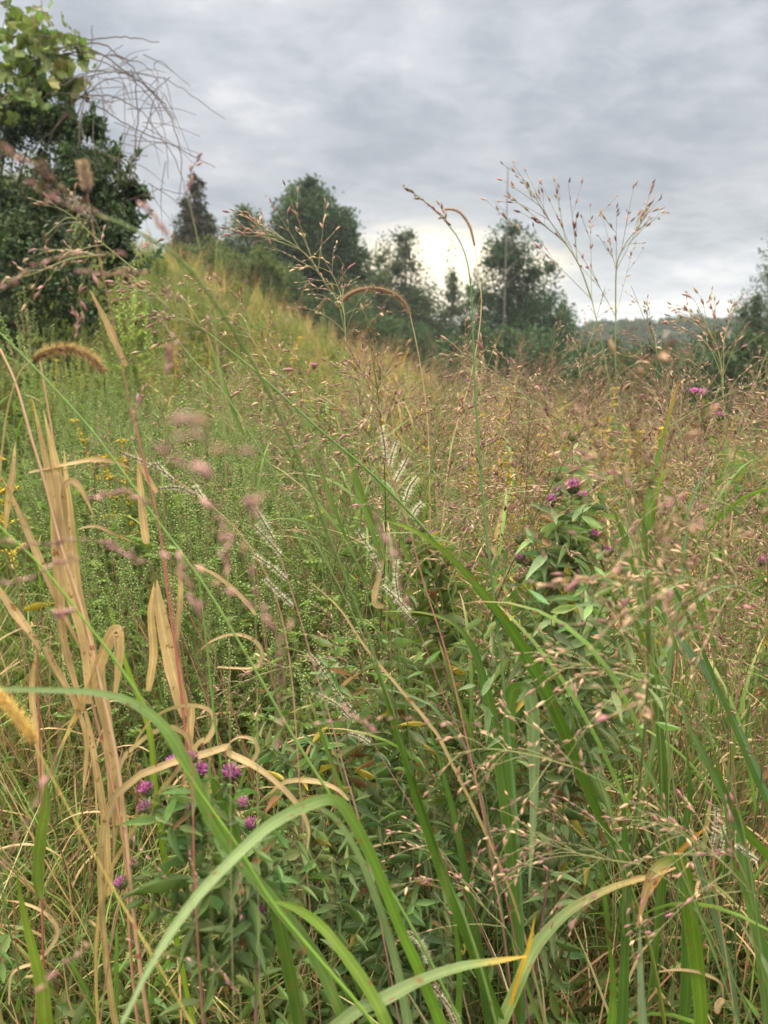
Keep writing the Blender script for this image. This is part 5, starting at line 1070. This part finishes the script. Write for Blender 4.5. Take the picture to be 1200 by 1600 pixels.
    flowerplant('ironweed', 'bushy blue green ironweed with magenta flower heads right of the centre', [(893, 700), (895, 780), (890, 860), (882, 950), (878, 1050), (874, 1150)], 1.2,
                [(895, 690, .3, .9), (911, 728, .3, .9), (893, 770, 1, 1.15), (873, 775, .7, .9), (862, 790, .8, .95), (908, 784, .7, .9), (905, 805, .4, .8), (862, 818, .5, .85), (849, 847, .1, .9), (812, 849, .1, .9), (926, 844, .7, .95), (944, 870, .7, .95), (814, 880, .7, .9), (824, 886, .3, .8), (930, 765, .1, .9), (870, 752, .1, .9), (813, 910, .2, .9), (985, 830, .1, .9)], 36, .058, .25, 201, c=(.20, .28, .13), side=30)
    flowerplant('ironweed', 'low leafy ironweed with open purple flowers at the lower left behind the arching blades', [(300, 1215), (302, 1290), (305, 1370), (310, 1460), (315, 1560)], .96,
                [(235, 1242, 1, 1), (230, 1265, .6, .9), (276, 1204, 1.2, 1.05), (300, 1190, .9, .8), (312, 1212, 1.2, 1.0), (357, 1218, 1.2, 1.1), (302, 1269, .6, .9), (376, 1262, .6, .9), (216, 1355, .4, .8), (196, 1384, .7, .9)], 46, .060, .30, 202, c=(.15, .23, .085), side=8, hs_=.016)
    flowerplant('ironweed', 'smaller flowered ironweed stem beneath the bent arch at lower left', [(395, 1290), (400, 1360), (404, 1440), (400, 1540)], 1.0,
                [(392, 1295, .9, .9), (410, 1321, .7, .85), (459, 1345, .7, .8), (406, 1430, .9, .95)], 32, .056, .28, 203, c=(.15, .23, .085), side=6, hs_=.015)
    flowerplant('ironweed', 'leafy ironweed with small mauve heads half hidden behind the dark diagonal stem', [(672, 835), (675, 900), (690, 980), (700, 1080)], 1.45,
                [(660, 832, .5, .9), (672, 845, .7, .9), (678, 842, .5, .8), (700, 870, .3, .8), (640, 850, .3, .8), (729, 890, .4, .8)], 54, .075, .27, 204, side=8)
    flowerplant('aster', 'aster with pink flowers in the seed grasses near the right edge', [(1092, 625), (1100, 690), (1110, 800), (1115, 920)], 2.2, [(1083, 621, 1.1, 1.3), (1097, 622, 1.1, 1.3), (1122, 658, 1, 1.3), (1115, 640, .7, 1)], 26, .06, .25, 205)
    flowerplant('aster', 'aster with a few purple flowers cut by the right edge', [(1195, 880), (1200, 960), (1205, 1100)], 1.6, [(1189, 884, 1.1, 1.0), (1200, 880, 1.1, 1.0)], 22, .06, .25, 206)
    flowerplant('aster', 'thin aster with tiny violet flowers on the slope below the round tree', [(492, 578), (498, 640), (505, 720)], 2.3, [(491, 577, 1, .9), (560, 662, .5, .7)], 18, .06, .25, 207)
    # sprawling blue green stems in the centre
    for i, (p, d) in enumerate([([(520, 1000), (535, 1080), (545, 1180), (560, 1300)], 1.3), ([(610, 985), (612, 1060), (620, 1150), (635, 1280)], 1.35), ([(660, 1010), (665, 1100), (668, 1200), (670, 1330)], 1.3), ([(480, 1180), (500, 1260), (515, 1340), (530, 1450)], 1.3), ([(585, 1180), (592, 1260), (600, 1350), (605, 1460)], 1.25), ([(430, 1080), (440, 1160), (450, 1250), (470, 1350)], 1.5),
                             ([(730, 1000), (735, 1080), (738, 1180), (742, 1300)], 1.4), ([(560, 1120), (568, 1200), (575, 1280), (580, 1380)], 1.4), ([(640, 1250), (645, 1330), (650, 1420), (655, 1520)], 1.25), ([(845, 900), (848, 980), (850, 1060), (852, 1150)], 1.3), ([(930, 905), (928, 990), (925, 1070), (920, 1160)], 1.32), ([(890, 960), (888, 1040), (886, 1120), (884, 1200)], 1.22), ([(815, 960), (818, 1040), (822, 1120), (826, 1200)], 1.35)]):
        st, lf = G(), G(); rng = rs(300 + i); A = path(p, d, 26, True)[::-1]; leafy_stem(rng, st, lf, A, 58, .065, .26, (.16, .235, .10), .0026, .1, 1, .35, .5)
        for q in range(5):
            k = rng.randint(8, 24); a = rng.rand() * 6.28; u = np.linspace(0, 1, 7)[:, None]; Q = A[k] + nrm(np.array([math.cos(a), math.sin(a), 1.1])) * .13 * u; leafy_stem(rng, st, lf, Q, 15, .05, .26, (.16, .235, .10), .0014, .1, 1, .3)
        t = thing('leafy_forb', 'bushy blue green forb with narrow leaves crowding the middle of the meadow', 'weed', A[0], 0, 'leafy forbs in the middle'); obj('stem', local(st, A[0]), M_STEM, t); obj('leaves', local(lf, A[0]), M_LEAF, t)
build_heroes()
def build_haze():
    me = bpy.data.meshes.new('haze'); x0, x1, y0, y1, z0, z1 = -950, 950, -70, 1600, -32, 26
    v = [(x, y, z) for z in (z0, z1) for y in (y0, y1) for x in (x0, x1)]
    me.from_pydata(v, [], [(0, 2, 3, 1), (4, 5, 7, 6), (0, 1, 5, 4), (2, 6, 7, 3), (0, 4, 6, 2), (1, 3, 7, 5)]); o = bpy.data.objects.new('haze', me); COL.objects.link(o)
    m = bpy.data.materials.new('haze'); m.use_nodes = True; nt = m.node_tree; nt.nodes.clear(); out = nt.nodes.new('ShaderNodeOutputMaterial'); p = nt.nodes.new('ShaderNodeVolumePrincipled')
    p.inputs['Color'].default_value = (.86, .91, 1.0, 1); p.inputs['Density'].default_value = 0.0007; p.inputs['Anisotropy'].default_value = .2; nt.links.new(p.outputs[0], out.inputs['Volume']); me.materials.append(m)
    tag(o, 'thin pale air softening the far trees and the ridge', None, None, 'stuff')
build_haze()
SC.cycles.volume_bounces = 0; SC.cycles.volume_max_steps = 32
print('faces', sum(len(m.polygons) for m in bpy.data.meshes))
